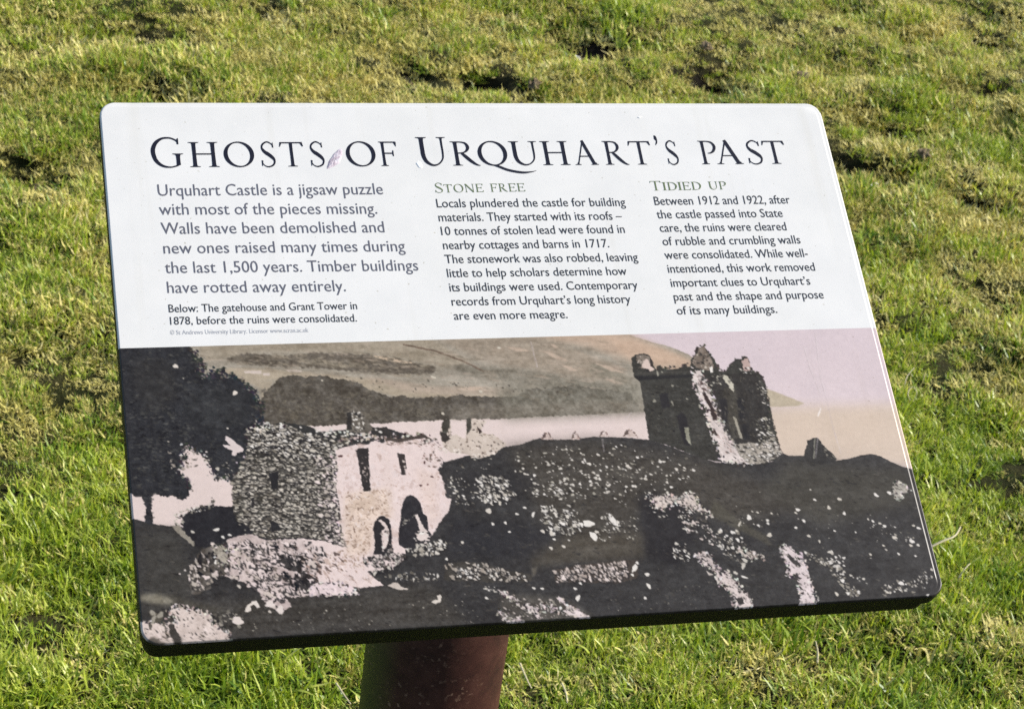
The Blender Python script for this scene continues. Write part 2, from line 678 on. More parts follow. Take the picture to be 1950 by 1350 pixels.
def rocky(pts, col, n=40, dark=.35, jag=4.0, cr=(1.5, 5), ang=(.3, 1.3)):
    """broken pale rock: ragged outline, cracks and lighter facets"""
    fill(pts, col, jag, [('mid', 26), ('grain', 10)], 0, 1, 3.0)
    loop = pts + [pts[0]]
    fringe(loop, int(n * 1.3), 1.5, 4.5, [col, tuple(c * .8 for c in col), WHITE], 3.5, (.4, .9))
    fringe(loop, int(n * .8), 1.5, 4, [DARK, (60, 59, 58)], 3, (.4, .9))
    scatter(pts, int(n * (1 - dark)), cr[0], cr[1], [tuple(min(255, c * 1.08) for c in col), tuple(c * .72 for c in col), tuple(c * .88 for c in col)], ang, (.3, .7), 0, .45, 1.5, .85)
    scatter(pts, int(n * dark), cr[0], cr[1], [DARK, (74, 71, 69), (104, 98, 93)], ang, (.2, .5), 0, .5, 1.6)


# sky and water
yy = np.linspace(0, 1, PH)[:, None, None]
img[:] = np.array([216, 201, 206]) * (1 - yy) + np.array([226, 210, 208]) * yy
img += (tex('soft') * 3)[..., None]
fill([(1440, 775), (1760, 768), (1790, 850), (1745, 890), (1460, 880)], (212, 194, 178), 0, [('streak', 4)], 16)
fill([(1440, 800), (1700, 792), (1700, 845), (1470, 850)], (216, 197, 180), 0, (), 18, 0.6)
fill([(240, 800), (1240, 780), (1240, 860), (240, 1020)], (226, 209, 204), 0, (), 3)
# distant hill beyond the tower
fill([(1455, 738), (1495, 753), (1515, 761), (1532, 768), (1520, 773), (1466, 775)], (190, 177, 156), .5, [('mid', 8)], 1)
# hillside across the water
hill = [(340, 640), (1150, 610), (1175, 628), (1205, 640), (1240, 651), (1275, 660), (1310, 674), (1330, 690), (1330, 780), (1224, 784), (1140, 788), (1051, 792),
        (980, 796), (842, 800), (764, 803), (707, 805.5), (658, 808), (602, 811), (480, 812), (340, 830)]
hm = fill(hill, (160, 152, 139), 0.8, [('streak', 26), ('mid', 9), ('grain', 6)], 0)
fill([(1040, 625), (1190, 632), (1330, 690), (1330, 720), (1240, 700), (1120, 660), (1000, 640)], (194, 170, 150), 1, [('streak', 14)], 8, .85)
fill([(1150, 640), (1215, 650), (1300, 680), (1320, 695), (1210, 690), (1180, 665)], (203, 176, 154), 1, [('streak', 10)], 6, .8)
fill([(380, 655), (820, 645), (900, 690), (850, 700), (700, 672), (500, 670), (380, 690)], (158, 146, 128), 1, [('streak', 18), ('mid', 10)], 5, .7)
fill([(820, 640), (1020, 640), (1190, 700), (1190, 735), (1000, 700), (920, 690)], (162, 148, 132), 1, [('streak', 20)], 7, .7)
# pale fields and tracks
fill([(395, 716), (440, 700), (520, 704), (620, 712), (720, 722), (800, 742), (870, 752), (990, 748), (1000, 758), (840, 757), (760, 757), (690, 738), (560, 722), (430, 728)], (176, 163, 144), 1.5, [('streak', 14)], 2)
fill([(400, 716), (520, 726), (500, 765), (498, 740), (440, 712)], (172, 160, 142), 1, [('mid', 10)], 2)
fill([(690, 715), (820, 735), (960, 738), (1000, 750), (860, 752), (770, 745)], (180, 164, 148), 1.5, [('streak', 14)], 4, .9)
# dark heather bands
fill([(432, 684), (470, 671), (540, 678), (600, 671), (660, 676), (700, 674), (720, 682), (760, 684), (800, 692), (830, 700), (826, 710), (790, 713), (740, 710), (690, 709), (630, 704), (590, 698), (520, 697), (450, 692)],
     (102, 95, 86), 3.5, [('mid', 20), ('grain', 10)], 1)
fill([(560, 690), (600, 684), (690, 690), (690, 698), (640, 700), (590, 694)], (140, 131, 116), 2, [('mid', 14)], 2, .8)
fill([(850, 700), (880, 694), (930, 698), (990, 705), (1040, 712), (1110, 722), (1180, 735), (1215, 750), (1100, 742), (980, 730), (900, 716)], (128, 122, 110), 2, [('streak', 16), ('mid', 12)], 4, .85)
fill([(1130, 690), (1160, 700), (1190, 712), (1210, 735), (1150, 722), (1120, 706)], (136, 130, 116), 1, [('streak', 10)], 5, .8)
for (a, b) in (((767, 654), (830, 667)), ((830, 667), (880, 685)), ((880, 685), (922, 706))):
    fill([a, b, (b[0], b[1] + 3.5), (a[0], a[1] + 3.5)], (112, 96, 84), .6, (), 0, .9)
fill([(712, 676), (740, 680), (785, 690), (786, 693), (770, 692), (735, 686), (715, 682)], (196, 176, 154), 1, (), 0)
fill([(464, 706), (498, 705), (498, 712), (466, 711)], (210, 196, 186), .8)
fill([(500, 711), (514, 710), (514, 715), (501, 715)], (206, 192, 182), .5)
fill([(545, 704), (560, 703), (580, 708), (552, 710)], (200, 186, 176), 1)
for a, b, c, d in ((1032, 668, 1085, 688), (1070, 695, 1100, 706), (1130, 690, 1195, 712), (1048, 655, 1064, 662), (960, 660, 1010, 668), (1150, 720, 1190, 732), (1060, 735, 1160, 741), (870, 740, 930, 738)):
    fill([(a, b), ((a + c) / 2, (b + d) / 2 - 3), (c, d), ((a + c) / 2, (b + d) / 2 + 5)], (199, 178, 160), 1, (), 1, .8)
scatter([(380, 665), (900, 645), (1150, 640), (1200, 700), (1210, 745), (800, 750), (560, 715), (400, 700)], 500, 4, 22, [(150, 138, 122), (176, 162, 146), (136, 126, 112), (184, 166, 150)], (.02, .35), (.08, .25), 0, .3, 1.6, .38)
# woodland at the foot of the hill
wood = [(480, 775), (498, 760), (505, 745), (515, 738), (530, 722), (548, 714), (565, 714), (580, 719), (596, 716), (606, 715), (618, 716), (630, 720), (650, 722), (690, 730), (700, 742), (722, 747),
        (742, 757), (753, 756), (762, 753), (785, 757), (800, 758), (812, 755), (842, 754), (852, 757), (866, 753), (880, 751), (900, 754), (930, 755), (960, 757), (985, 754), (1000, 744), (1020, 738), (1040, 742), (1060, 736), (1100, 734), (1140, 740), (1200, 748),
        (1222, 782), (1140, 788), (1051, 792), (980, 796), (842, 800), (764, 803), (707, 805.5), (658, 808), (602, 811), (520, 810), (480, 812)]
wm = fill(wood, (90, 85, 78), 3.4, [('mid', 26), ('grain', 14)], 0)
fill([(940, 735), (1230, 730), (1230, 790), (960, 800)], (128, 124, 112), 1, [('mid', 22), ('grain', 10)], 14, .75)
fill([(860, 775), (1230, 762), (1230, 786), (860, 800)], (140, 132, 120), 1, [('mid', 16)], 6, .5)
scatter([(500, 740), (850, 760), (840, 795), (510, 800)], 900, 1.5, 6, [(86, 81, 75), (80, 75, 70), (118, 112, 100), (104, 98, 88)], (0, 3), (.4, .9), 0, .4, 2, .5)
scatter([(560, 712), (1200, 745), (1200, 756), (700, 745), (520, 735)], 50, 1.5, 3.5, [(98, 93, 85), (110, 104, 94)], (0, 3), (.5, 1))
scatter([(440, 680), (700, 672), (840, 700), (790, 716), (600, 702), (440, 694)], 420, 1.5, 8, [(104, 97, 88), (120, 112, 100), (158, 147, 130)], (-.1, .5), (.25, .6), 0, .4, 2, .7)
for k in range(3):
    dots([(613, 724, 2), (843, 787, 3), (825, 718, 2, 4, -60), (915, 745, 3), (950, 662, 3)], ((205, 196, 180),))
# land
land = [(236, 985), (254, 987), (275, 993), (291, 997), (318, 1001), (345, 1003), (380, 1010), (443, 1005), (470, 815), (500, 806), (545, 806), (590, 812), (607, 823), (660, 818), (735, 815), (820, 840), (846, 880), (890, 868), (930, 866), (955, 852),
        (989, 846.7), (1010, 840), (1027, 834), (1059, 837), (1087, 837), (1131, 831.5), (1184, 833), (1236, 837), (1273, 849), (1313, 864), (1362, 880), (1442, 884), (1471, 878), (1484, 867), (1491, 863), (1500, 867), (1531, 868),
        (1560, 875), (1593, 877), (1618, 873), (1638, 867), (1658, 864.5), (1676, 868), (1696, 879), (1718, 888), (1760, 898), (1830, 910)] + BOT
fill(land, (58, 58, 59), .8, [('streak', 7), ('mid', 8), ('grain', 7)])
fill([(960, 850), (1130, 838), (1330, 875), (1560, 960), (1400, 1000), (1230, 930), (1200, 1060), (1040, 1040), (1010, 930)], (78, 74, 68), 0, [('streak', 12), ('grain', 9)], 20, .8)
fill([(1010, 1030), (1240, 1010), (1230, 1060), (1010, 1080)], (84, 79, 71), 0, [('streak', 10)], 9, .8)
fill([(1500, 880), (1730, 895), (1740, 960), (1560, 1000), (1450, 930)], (74, 72, 66), 0, [('streak', 12)], 16, .8)
fill([(260, 1010), (340, 1010), (380, 1130), (270, 1180)], (70, 69, 66), 0, [('streak', 8)], 14, .8)
fill([(300, 1150), (520, 1140), (820, 1110), (900, 1190), (600, 1205), (320, 1225)], (74, 71, 66), 0, [('streak', 14), ('grain', 12)], 14, .7)
fill([(860, 900), (1010, 900), (1030, 930), (900, 950)], (50, 50, 52), 0, (), 8, .6)
fill([(858, 985), (1080, 1010), (1020, 1060), (850, 1060)], (50, 51, 55), 0, (), 12, .8)
fill([(1215, 945), (1300, 950), (1330, 1010), (1290, 1080), (1230, 1060)], (46, 46, 49), 4, [('mid', 8)], 9, .9)
fill([(1360, 950), (1400, 985), (1460, 1020), (1470, 1040), (1400, 1005), (1350, 980)], (86, 83, 74), 1, (), 3, .8)
scatter(land, 4200, 1.2, 7, [(80, 77, 73), (46, 46, 48), (96, 92, 86), (42, 43, 46), (70, 68, 65)], (-.1, .6), (.15, .4), 0, .3, 2, .6)
# tree on the left
tree = [(215, 655), (360, 658), (363, 668), (374, 672), (370, 681), (381, 687), (388, 697), (378, 703), (384, 714), (396, 718), (404, 708), (412, 703), (422, 706), (427, 716), (440, 712), (447, 722), (461, 722),
        (466, 732), (476, 740), (484, 748), (487, 762), (496, 768), (498, 782), (497, 796), (500, 806), (478, 816), (473, 850), (468, 880), (450, 905), (444, 916), (428, 908), (412, 908), (403, 894), (394, 878),
        (384, 864), (370, 858), (355, 848), (345, 858), (352, 870), (343, 882), (342, 896), (350, 908), (358, 916), (364, 927), (360, 938), (356, 950), (344, 951), (330, 944), (312, 946), (294, 939), (288, 946),
        (290, 962), (289, 978), (292, 1000), (274, 994), (277, 975), (276, 962), (270, 945), (258, 946), (252, 940), (215, 935)]
fill(tree, (51, 53, 57), 2.8, [('mid', 9), ('grain', 7)], 0, 1, 3.5)
scatter(tree, 1500, 1.5, 6, [(74, 75, 74), (42, 44, 47), (88, 87, 83), (38, 40, 44), (60, 62, 64)], (-.2, .6), (.3, .7), 0, .4, 2, .6)
fringe(tree[1:27], 260, 2, 6.5, [(50, 52, 56), (56, 58, 60)], 4)
fringe(tree[27:45], 130, 1.5, 5, [(50, 52, 56), (60, 60, 62)], 4)
fringe(tree[2:22], 70, 1.2, 3, [(150, 142, 130), (120, 114, 106)], 5)
fringe(tree[24:44], 90, 1.2, 3, [(206, 194, 190), (150, 144, 138), (226, 212, 210)], 6)
for k in range(26):
    x_, y_ = rp.uniform(250, 480), rp.uniform(680, 900)
    scatter([(x_ - 16, y_ - 10), (x_ + 16, y_ - 12), (x_ + 18, y_ + 4), (x_ - 14, y_ + 6)], 14, 1.5, 5, [(84, 84, 82), (96, 95, 90)], (-.2, .6), (.3, .7), 0, .4, 2, .5 if x_ < 470 - max(0, y_ - 800) else 0)
fill([(250, 680), (330, 690), (340, 760), (280, 790), (250, 740)], (60, 60, 60), 0, [('mid', 16)], 12, .6)
fill([(360, 730), (470, 750), (480, 800), (400, 830), (350, 790)], (58, 60, 62), 0, [('mid', 22)], 12, .6)
fill([(424, 846), (440, 849), (429, 838), (430, 830), (438, 833), (448, 842), (457, 848), (464, 855), (462, 860), (452, 862), (447, 868), (441, 866), (443, 858), (428, 852)], (224, 210, 208), 1, [('grain', 4)])
dots([(447, 748, 4, 4, 60), (334, 697, 5, 3, 30), (414, 892, 4), (349, 720, 1.5), (433, 815, 2), (320, 840, 2)], ((226, 216, 206), (196, 188, 176)))
scatter([(352, 850), (378, 860), (372, 900), (345, 885)], 26, 1.5, 4, [(170, 160, 150), (60, 60, 60), (90, 85, 80)], (0, 3))
scatter([(320, 860), (350, 862), (352, 900), (325, 895)], 14, 1.5, 5, [(150, 142, 132), (170, 160, 150), (80, 78, 74)], (0, 3))
scatter([(420, 880), (445, 880), (440, 905), (425, 900)], 6, 1.5, 3, [(190, 182, 170)], (0, 1))
# low wall and its dark shadow left of the gatehouse
fill([(346, 985), (363, 970), (395, 962), (429, 965), (444, 963), (450, 992), (480, 1004), (483, 1020), (432, 1028), (402, 1042), (372, 1040), (352, 1012)], (46, 47, 51), 2, [('grain', 5)])
scatter([(332, 978), (363, 967), (393, 962), (405, 945), (412, 963), (390, 972), (352, 982), (340, 990)], 60, 1.5, 4, [PALE, GREY, WHITE, (90, 86, 80), DARK], (0, 3))
fill([(328, 1000), (340, 1000), (356, 1018), (369, 1030), (369, 1040), (352, 1026), (336, 1012)], (150, 143, 132), 2, [('mid', 20)])
scatter([(330, 980), (345, 978), (352, 998), (335, 1002)], 16, 2, 4, [PALE, GREY, DARK], (0.3, 1.2))
dots([(412, 1008, 5, 3, -10), (437, 1018, 3), (424, 1022, 3), (366, 1012, 3)], (WHITE, PALE))
# gatehouse: rubble face
rub = [(470, 817), (486, 812), (500, 815), (512, 810), (545, 807), (560, 810), (600, 824), (640, 830), (668, 838), (664, 848), (646, 856), (640, 880), (645, 905), (642, 930), (648, 960), (651, 990), (656, 1020), (668, 1046),
       (640, 1040), (600, 1022), (560, 1022), (520, 1026), (482, 1018), (480, 1004), (452, 992), (444, 963), (443, 914), (455, 898), (472, 862), (474, 840)]
rm = fill(rub, (74, 72, 67), 2.5, [('mid', 26), ('grain', 16)])
scatter(rub, 1900, 1.8, 6.5, [(182, 174, 162), (156, 149, 138), (132, 126, 116), (108, 104, 97), (202, 193, 180), (60, 59, 57)], (-0.1, 0.75), (.35, .7), .55)
scatter([(470, 817), (545, 808), (640, 830), (655, 860), (600, 880), (500, 860), (474, 850)], 300, 2.5, 8.5, [WHITE, PALE, (206, 198, 186), GREY], (0.0, .6), (.4, .8), .8)
scatter(rub, 380, 2, 5.5, [(214, 205, 193), (196, 188, 176)], (-0.1, 0.7), (.35, .7), .6)
scatter([(620, 880), (645, 880), (650, 1010), (664, 1046), (620, 1030), (632, 960)], 150, 2.5, 8, [(226, 208, 206), (218, 204, 198), (60, 60, 60)], (0, .8), (.5, .9), .5)
for yy_ in range(870, 1020, 9):
    scatter([(452, yy_), (640, yy_ + 12), (640, yy_ + 15), (452, yy_ + 3)], 26, 2, 6, [(190, 183, 170), (168, 160, 148), (206, 198, 186), (120, 114, 106)], (.02, .16), (.35, .6), .35)
scatter([(450, 900), (640, 900), (650, 1020), (450, 990)], 90, 2, 5, [(200, 192, 180), (214, 205, 192)], (0, .5), (.4, .8), .5)
fill([(512, 900), (531, 898), (529, 931), (518, 931)], (46, 47, 50), 1.5)
fill([(512, 992), (530, 996), (534, 1009), (516, 1013), (516, 1000)], (46, 47, 50), 1.5)
fill([(479, 948), (484, 946), (484, 965), (479, 964)], (50, 50, 52), 1)
fringe([(472, 818), (500, 812), (545, 808)], 40, 2, 5, [WHITE, PALE, DARK], 3)
fringe([(643, 856), (641, 900), (645, 950), (652, 1000), (664, 1044)], 120, 2, 6.5, [(232, 216, 213), (226, 210, 206), (58, 56, 56)], 6, (.4, .9))
scatter([(600, 870), (648, 870), (656, 1040), (616, 1030)], 130, 2.5, 7, [(230, 214, 210), (216, 204, 196), (190, 180, 170)], (0, .9), (.45, .85), .7)
scatter(wood, 170, 3, 11, [(122, 114, 101), (112, 105, 94)], (-.2, .5), (.3, .6), 0, .4, 1.5, .45)
# dark turf along the wall head
fill([(540, 806), (552, 806), (570, 808), (590, 812), (607, 822), (640, 820), (662, 818), (700, 822), (735, 830), (700, 838), (672, 846), (655, 840), (630, 836), (604, 828), (575, 822), (556, 812)], (56, 57, 57), 1.2, [('grain', 6)])
scatter([(570, 812), (650, 822), (700, 830), (690, 846), (640, 834), (580, 826)], 26, 2, 5, [WHITE, PALE], (0, .5), (.5, .9))
# gatehouse: rendered face in the light
face = [(640, 857), (660, 851), (677, 846), (700, 846), (713, 838), (729, 843), (745, 838), (775, 836), (794, 831), (806, 828), (822, 836), (833, 842), (842, 851), (844, 865), (844, 880), (833, 894), (841, 906), (846, 926), (849, 946), (860, 949),
        (857, 962), (853, 975), (844, 985), (838, 994), (830, 1006), (824, 1018), (813, 1028), (790, 1040), (771, 1046), (774, 1060), (757, 1075), (746, 1081), (720, 1086), (700, 1088), (712, 1100), (731, 1114), (720, 1116), (707, 1117), (690, 1119),
        (672, 1117), (681, 1131), (655, 1133), (620, 1131), (585, 1134), (560, 1132), (545, 1100), (560, 1060), (574, 1025), (620, 1030), (662, 1046), (652, 1010), (647, 960), (641, 930), (643, 890)]
fm = fill(face, (230, 212, 208), 1.8, [('soft', 4), ('grain', 4)])
scatter(face, 500, 2, 10, [(208, 186, 180), (238, 224, 222), (220, 203, 200), (196, 172, 162)], (0, 3), (.3, .8), 0, .4, 2, .5)
fill([(655, 940), (740, 930), (745, 985), (715, 990), (708, 1050), (660, 1060), (655, 1000)], (222, 201, 186), 0, [('mid', 22), ('grain', 12)], 8, .95)
fill([(790, 890), (830, 900), (830, 960), (838, 985), (815, 1000), (806, 960), (800, 930)], (226, 205, 196), 0, [('mid', 22)], 7, .7)
fill([(690, 935), (715, 935), (712, 975), (660, 970)], (214, 192, 174), 0, [('mid', 26)], 5, .7)
scatter([(655, 935), (745, 930), (740, 985), (710, 990), (700, 1080), (600, 1080), (640, 1045), (660, 1050)], 420, 1.5, 5.5, [(176, 152, 136), (200, 178, 162), (236, 220, 212), (150, 128, 114)], (0, 3), (.2, .5))
scatter([(700, 900), (840, 900), (840, 990), (700, 940)], 110, 1.2, 3.5, [(200, 176, 166), (184, 158, 146)], (0, 3), (.2, .5), 0, .4, 2, .7)
scatter([(640, 858), (700, 848), (700, 940), (645, 960)], 90, 1.2, 4, [(206, 184, 176), (190, 166, 156)], (.8, 2.2), (.2, .5), 0, .4, 2, .6)
scatter([(790, 835), (840, 848), (842, 890), (825, 890), (800, 870)], 90, 1.5, 4.5, [(150, 126, 118), (196, 174, 164), (100, 90, 84), (234, 220, 214)], (0, 2.4), (.25, .5))
scatter([(735, 838), (800, 832), (795, 846), (735, 848)], 50, 1.5, 4.5, [(150, 130, 122), (214, 196, 188), (120, 106, 98)], (0, .5), (.25, .5))
dots([(801, 924, 2.6), (814, 922, 2, 2), (808, 880, 2, 3), (822, 907, 3, 1.5), (648, 868, 2, 4, 80), (807, 868, 2)], ((84, 60, 60), (120, 90, 88)))
scatter([(810, 862), (824, 864), (828, 892), (816, 888)], 22, 1.5, 4, [(126, 104, 98), (160, 138, 130), (230, 216, 212)], (0, 3), (.3, .6))
fill([(676, 857), (688, 853), (702, 853), (703, 880), (704, 900), (705.5, 934), (692, 935), (687, 912), (685, 895), (681, 872)], (54, 52, 53), 1.6)
scatter([(688, 856), (700, 856), (703, 920), (692, 915)], 14, 2, 5, [(170, 156, 150), (206, 190, 184), (96, 90, 88)], (0, 2))
fill([(757, 862), (771, 865), (772, 880), (775, 892), (770, 893), (772, 904), (764, 904), (762, 888), (759, 876)], (60, 56, 56), 1)
dots([(768, 878, 3, 2), (770, 888, 2, 2)], ((200, 186, 178),))
fringe([(640, 840), (668, 836), (700, 832), (735, 834), (770, 832), (806, 828), (832, 842)], 110, 1.8, 5, [(230, 216, 208), (206, 194, 186), (70, 64, 62), (150, 138, 130)], 5, (.4, .9))
fringe([(606, 823), (660, 822), (700, 826)], 30, 1.8, 4, [WHITE, PALE], 5, (.4, .9))
arch = [(759, 1036), (760, 1005), (763, 990), (763, 972), (769, 953), (774, 945), (780.5, 942), (787, 944), (794, 949), (799, 956), (803, 965), (806, 978), (813, 982), (815, 995), (816, 1010), (822, 1018), (806, 1038), (785, 1044), (771, 1044)]
fill(arch, (50, 50, 54), .6, [('grain', 5)])
fill([(790, 980), (796, 979), (799, 990), (806, 1003), (815, 1012), (818, 1022), (802, 1030), (795, 1026), (792, 1014), (800, 1010), (797, 998)], (222, 208, 202), 1.5, [('mid', 16)])
scatter([(788, 1005), (818, 1015), (815, 1034), (785, 1038)], 22, 2, 5, [WHITE, (226, 212, 206), DARK], (0, .5), (.35, .7))
scatter([(764, 985), (796, 980), (796, 1000), (766, 1000)], 14, 1.5, 3.5, [(120, 116, 110), (150, 144, 136)], (0, 2))
fill([(713.7, 992), (723, 983), (733, 983), (741, 989), (745, 1004), (746, 1031), (750, 1052), (730, 1056), (712, 1055), (714, 1031), (710, 1006)], (48, 48, 51), 1.3)
fill([(720, 990), (726, 989), (735, 998), (741, 1008), (739, 1030), (733, 1050), (728, 1050), (727, 1012), (733, 1005)], (222, 206, 200), 1.8, [('mid', 14)])
scatter([(726, 1010), (742, 1010), (748, 1050), (728, 1054)], 20, 2, 5, [WHITE, (150, 140, 134), DARK], (0, 2))
# rubble foot of the gatehouse
spill = [(432, 1028), (455, 1020), (481, 1017), (510, 1029), (574, 1025), (620, 1050), (600, 1100), (640, 1131), (585, 1134), (545, 1139), (555, 1155), (538, 1162), (514, 1155), (502, 1143), (493, 1127), (467, 1110), (427, 1096), (418, 1090), (440, 1078), (436, 1050)]
fill(spill, (206, 190, 186), 2.5, [('mid', 40), ('grain', 20)])
scatter(spill, 190, 3, 11, [(228, 211, 208), (224, 208, 204), (206, 192, 184)], (0.2, 1.5), (.35, .75), .8, .45)
scatter([(480, 1030), (560, 1035), (575, 1060), (600, 1110), (540, 1130), (500, 1120), (460, 1090)], 90, 2, 6, [DARK, (90, 84, 80), (130, 120, 114)], (.2, 1.8), (.3, .7), 0, .5)
scatter([(530, 1050), (572, 1056), (596, 1112), (556, 1126), (536, 1090)], 70, 4, 12, [DARK, (60, 58, 58)], (.3, 1.4), (.3, .6), 0, .5)
scatter([(560, 1040), (680, 1060), (720, 1110), (600, 1120)], 130, 2, 8, [(180, 158, 148), (208, 186, 176), (236, 220, 216), (110, 96, 92)], (.5, 1.1), (.2, .5), 0, .5)
rocky([(592, 1118), (600, 1112), (640, 1108), (668, 1118), (681, 1131), (640, 1133), (618, 1132), (590, 1134)], (232, 214, 214), 30)
bump = [(363, 1081), (382, 1048), (405, 1037), (425, 1036), (438, 1050), (440, 1078), (427, 1096), (405, 1096), (402, 1118), (382, 1129), (365, 1131), (360, 1105)]
fill(bump, (92, 87, 82), 2.5, [('mid', 34), ('grain', 16)])
scatter(bump, 60, 3, 10, [(200, 188, 180), (176, 166, 156), (224, 209, 204), DARK], (0.6, 1.8), (.35, .7), .5, .45)
rocky([(405, 1038), (425, 1037), (434, 1052), (430, 1072), (415, 1070), (408, 1052)], (168, 160, 148), 24)
rocky([(435, 1046), (452, 1042), (458, 1058), (447, 1072), (438, 1066)], (214, 198, 192), 16)
scatter([(690, 1062), (770, 1048), (772, 1064), (744, 1088), (722, 1096), (700, 1086)], 110, 2, 6, [(220, 206, 200), PALE, (90, 84, 80), DARK], (0, 2.5), (.4, .8), .5)
scatter([(772, 1045), (800, 1035), (846, 1026), (853, 1040), (830, 1056), (790, 1060)], 60, 2.5, 7, [WHITE, PALE, (170, 163, 152)], (0, 2), (.5, .9), .7)
scatter([(724, 1098), (760, 1090), (800, 1088), (838, 1094), (842, 1104), (790, 1108), (746, 1100)], 46, 2, 5, [PALE, WHITE, GREY, (120, 115, 106)], (0, 2), (.4, .9), .4)
fill([(738, 1115), (750, 1108), (758, 1109), (764, 1117), (778, 1120), (775, 1123), (755, 1121)], (206, 194, 184), 1.5, [('mid', 14)])
fill([(821, 1146), (826, 1142), (834, 1142), (832, 1134), (838, 1131), (841, 1136), (839, 1146), (830, 1150)], (218, 208, 198), 1)
# chimney stub and broken battlements
fill([(661, 783), (672, 778), (674, 770), (684, 781), (692, 790), (701, 800), (711, 819), (700, 824), (678, 824), (661, 820)], (110, 104, 96), 2, [('mid', 26)])
scatter([(665, 782), (686, 782), (705, 812), (680, 822), (664, 815)], 40, 2, 5, [WHITE, PALE, DARK, (60, 58, 56)], (0, 2), (.4, .8))
fill([(661, 785), (668, 785), (670, 818), (661, 818)], (56, 55, 54), 1.5)
fill([(708, 812), (722, 814), (736, 812), (744, 821), (750, 829), (738, 832), (712, 824)], (60, 58, 57), 2)
dots([(724, 822, 3), (716, 818, 2)], (WHITE,))
fill([(735, 832), (760, 836), (790, 830), (806, 827), (826, 838), (806, 834), (785, 838), (760, 842), (738, 838)], (80, 72, 68), 1.5)
fill([(767, 825), (774, 824), (774, 829), (767, 829)], (50, 40, 42), .5)
# ruined stub beyond
stub = [(838, 822), (842, 810), (845, 799), (857, 798), (859, 815), (859, 830), (868, 826), (880, 834), (887, 834), (888, 798), (905, 796), (912, 800), (926, 802), (920, 812), (914, 822), (928, 826), (938, 826), (950, 834), (966, 846),
        (958, 852), (948, 858), (942, 866), (928, 868), (915, 873), (900, 870), (885, 864), (860, 862), (846, 852), (840, 836)]
fill(stub, (206, 192, 180), 1.5, [('mid', 16)])
scatter(stub, 170, 1.5, 4.5, [(226, 212, 202), (120, 106, 98), (170, 154, 142), (80, 72, 68), (214, 200, 188)], (0, 3), (.3, .7))
fill([(844, 799), (856, 798), (857, 812), (850, 826), (843, 830), (841, 815)], (76, 74, 68), 1.5, [('mid', 18)])
fill([(888, 797), (897, 796), (897, 816), (889, 828)], (74, 72, 66), 1, [('mid', 14)])
fill([(838, 822), (850, 826), (858, 836), (848, 842), (842, 840)], (62, 58, 56), 1.5)
fill([(908, 812), (918, 822), (912, 826)], (70, 60, 58), 1)
for a in ((842, 856), (870, 860), (905, 868), (935, 862)):
    scatter([(a[0] - 8, a[1] - 6), (a[0] + 10, a[1] - 4), (a[0] + 8, a[1] + 6), (a[0] - 8, a[1] + 3)], 8, 2, 5, [(230, 218, 208)], (0, 1))
# stones along the skyline of the mound
for (x, y, w, h) in ((1042, 834, 11, 11), (1096, 834, 8, 12), (1150, 828, 9, 7), (1200, 829, 14, 12)):
    fill([(x - w, y + 3), (x - w * .5, y - h * .8), (x, y - h), (x + w * .5, y - h * .5), (x + w, y + 3)], (204, 186, 178), 1, [('mid', 20)])
    fill([(x - w, y + 2), (x - w * .6, y - h * .7), (x - w * .1, y - h), (x - w * .3, y - 2)], (92, 78, 74), 1)
    fringe([(x - w, y + 2), (x - w * .5, y - h * .8), (x, y - h), (x + w * .5, y - h * .5), (x + w, y + 3)], 16, 1, 2.2, [(120, 100, 94), (92, 78, 74)], 1)
    scatter([(x - w, y + 2), (x, y - h), (x + w, y + 2)], 10, 1.2, 3, [(170, 148, 142), (232, 218, 214)], (0, 3), (.3, .6))
# tower
tower = [(1201.6, 683), (1209, 675.6), (1226.6, 672.7), (1236, 677), (1243, 688), (1247, 700), (1250, 704), (1251, 697), (1258, 695), (1260, 701), (1271, 703.5), (1290, 702), (1299.7, 697), (1300, 693), (1308, 693), (1309, 698), (1315, 698), (1315, 685), (1323, 676.6),
         (1326.7, 659), (1333, 662), (1340, 657), (1350, 672.7), (1361, 684), (1362, 693), (1369, 694), (1369, 706), (1381, 707), (1392, 692), (1402, 684), (1412, 684), (1412, 678), (1423, 680), (1428, 690), (1430, 706), (1442, 709), (1452, 716),
         (1457, 730), (1459.5, 748), (1463, 762), (1467, 779), (1470, 795), (1473, 809), (1477, 825), (1481, 840), (1488, 860), (1475, 875), (1456, 883), (1421, 881), (1371, 879), (1344, 875), (1305, 861), (1267, 846), (1236, 838), (1228.5, 794), (1219, 728.6), (1208, 719)]
fill(tower, (62, 62, 59), 1.3, [('streak', 7), ('mid', 9), ('grain', 8)])
scatter([(1220, 735), (1315, 735), (1340, 800), (1355, 860), (1240, 830)], 150, 2, 6, [(78, 77, 72), (88, 86, 78), (50, 50, 50)], (-.1, .3), (.2, .4))
fill([(1207, 716), (1320, 713), (1320, 718), (1216, 724)], (44, 45, 47), .6, (), 1)
fill([(1212, 709), (1318, 706), (1319, 709), (1214, 713)], (78, 76, 72), .6, (), 1, .7)
fill([(1320, 725), (1344, 730), (1356, 757), (1364, 790), (1375, 812), (1385, 832), (1400, 850), (1470, 838), (1460, 790), (1455, 740), (1440, 712), (1380, 712), (1345, 716)], (56, 55, 54), 1, [('mid', 10), ('grain', 7)])
fill([(1376, 740), (1400, 735), (1408, 800), (1392, 820), (1382, 800)], (78, 75, 68), 2, [('mid', 14)], 3, .8)
fill([(1385, 795), (1402, 790), (1412, 832), (1395, 836)], (84, 81, 74), 1.5, [('mid', 14)], 2, .8)
fill([(1403, 758), (1418, 757), (1420, 795), (1408, 798)], (42, 43, 46), 1.5, (), 1)
fill([(1412, 808), (1424, 805), (1428, 836), (1417, 838)], (42, 43, 46), 1.5, (), 1)
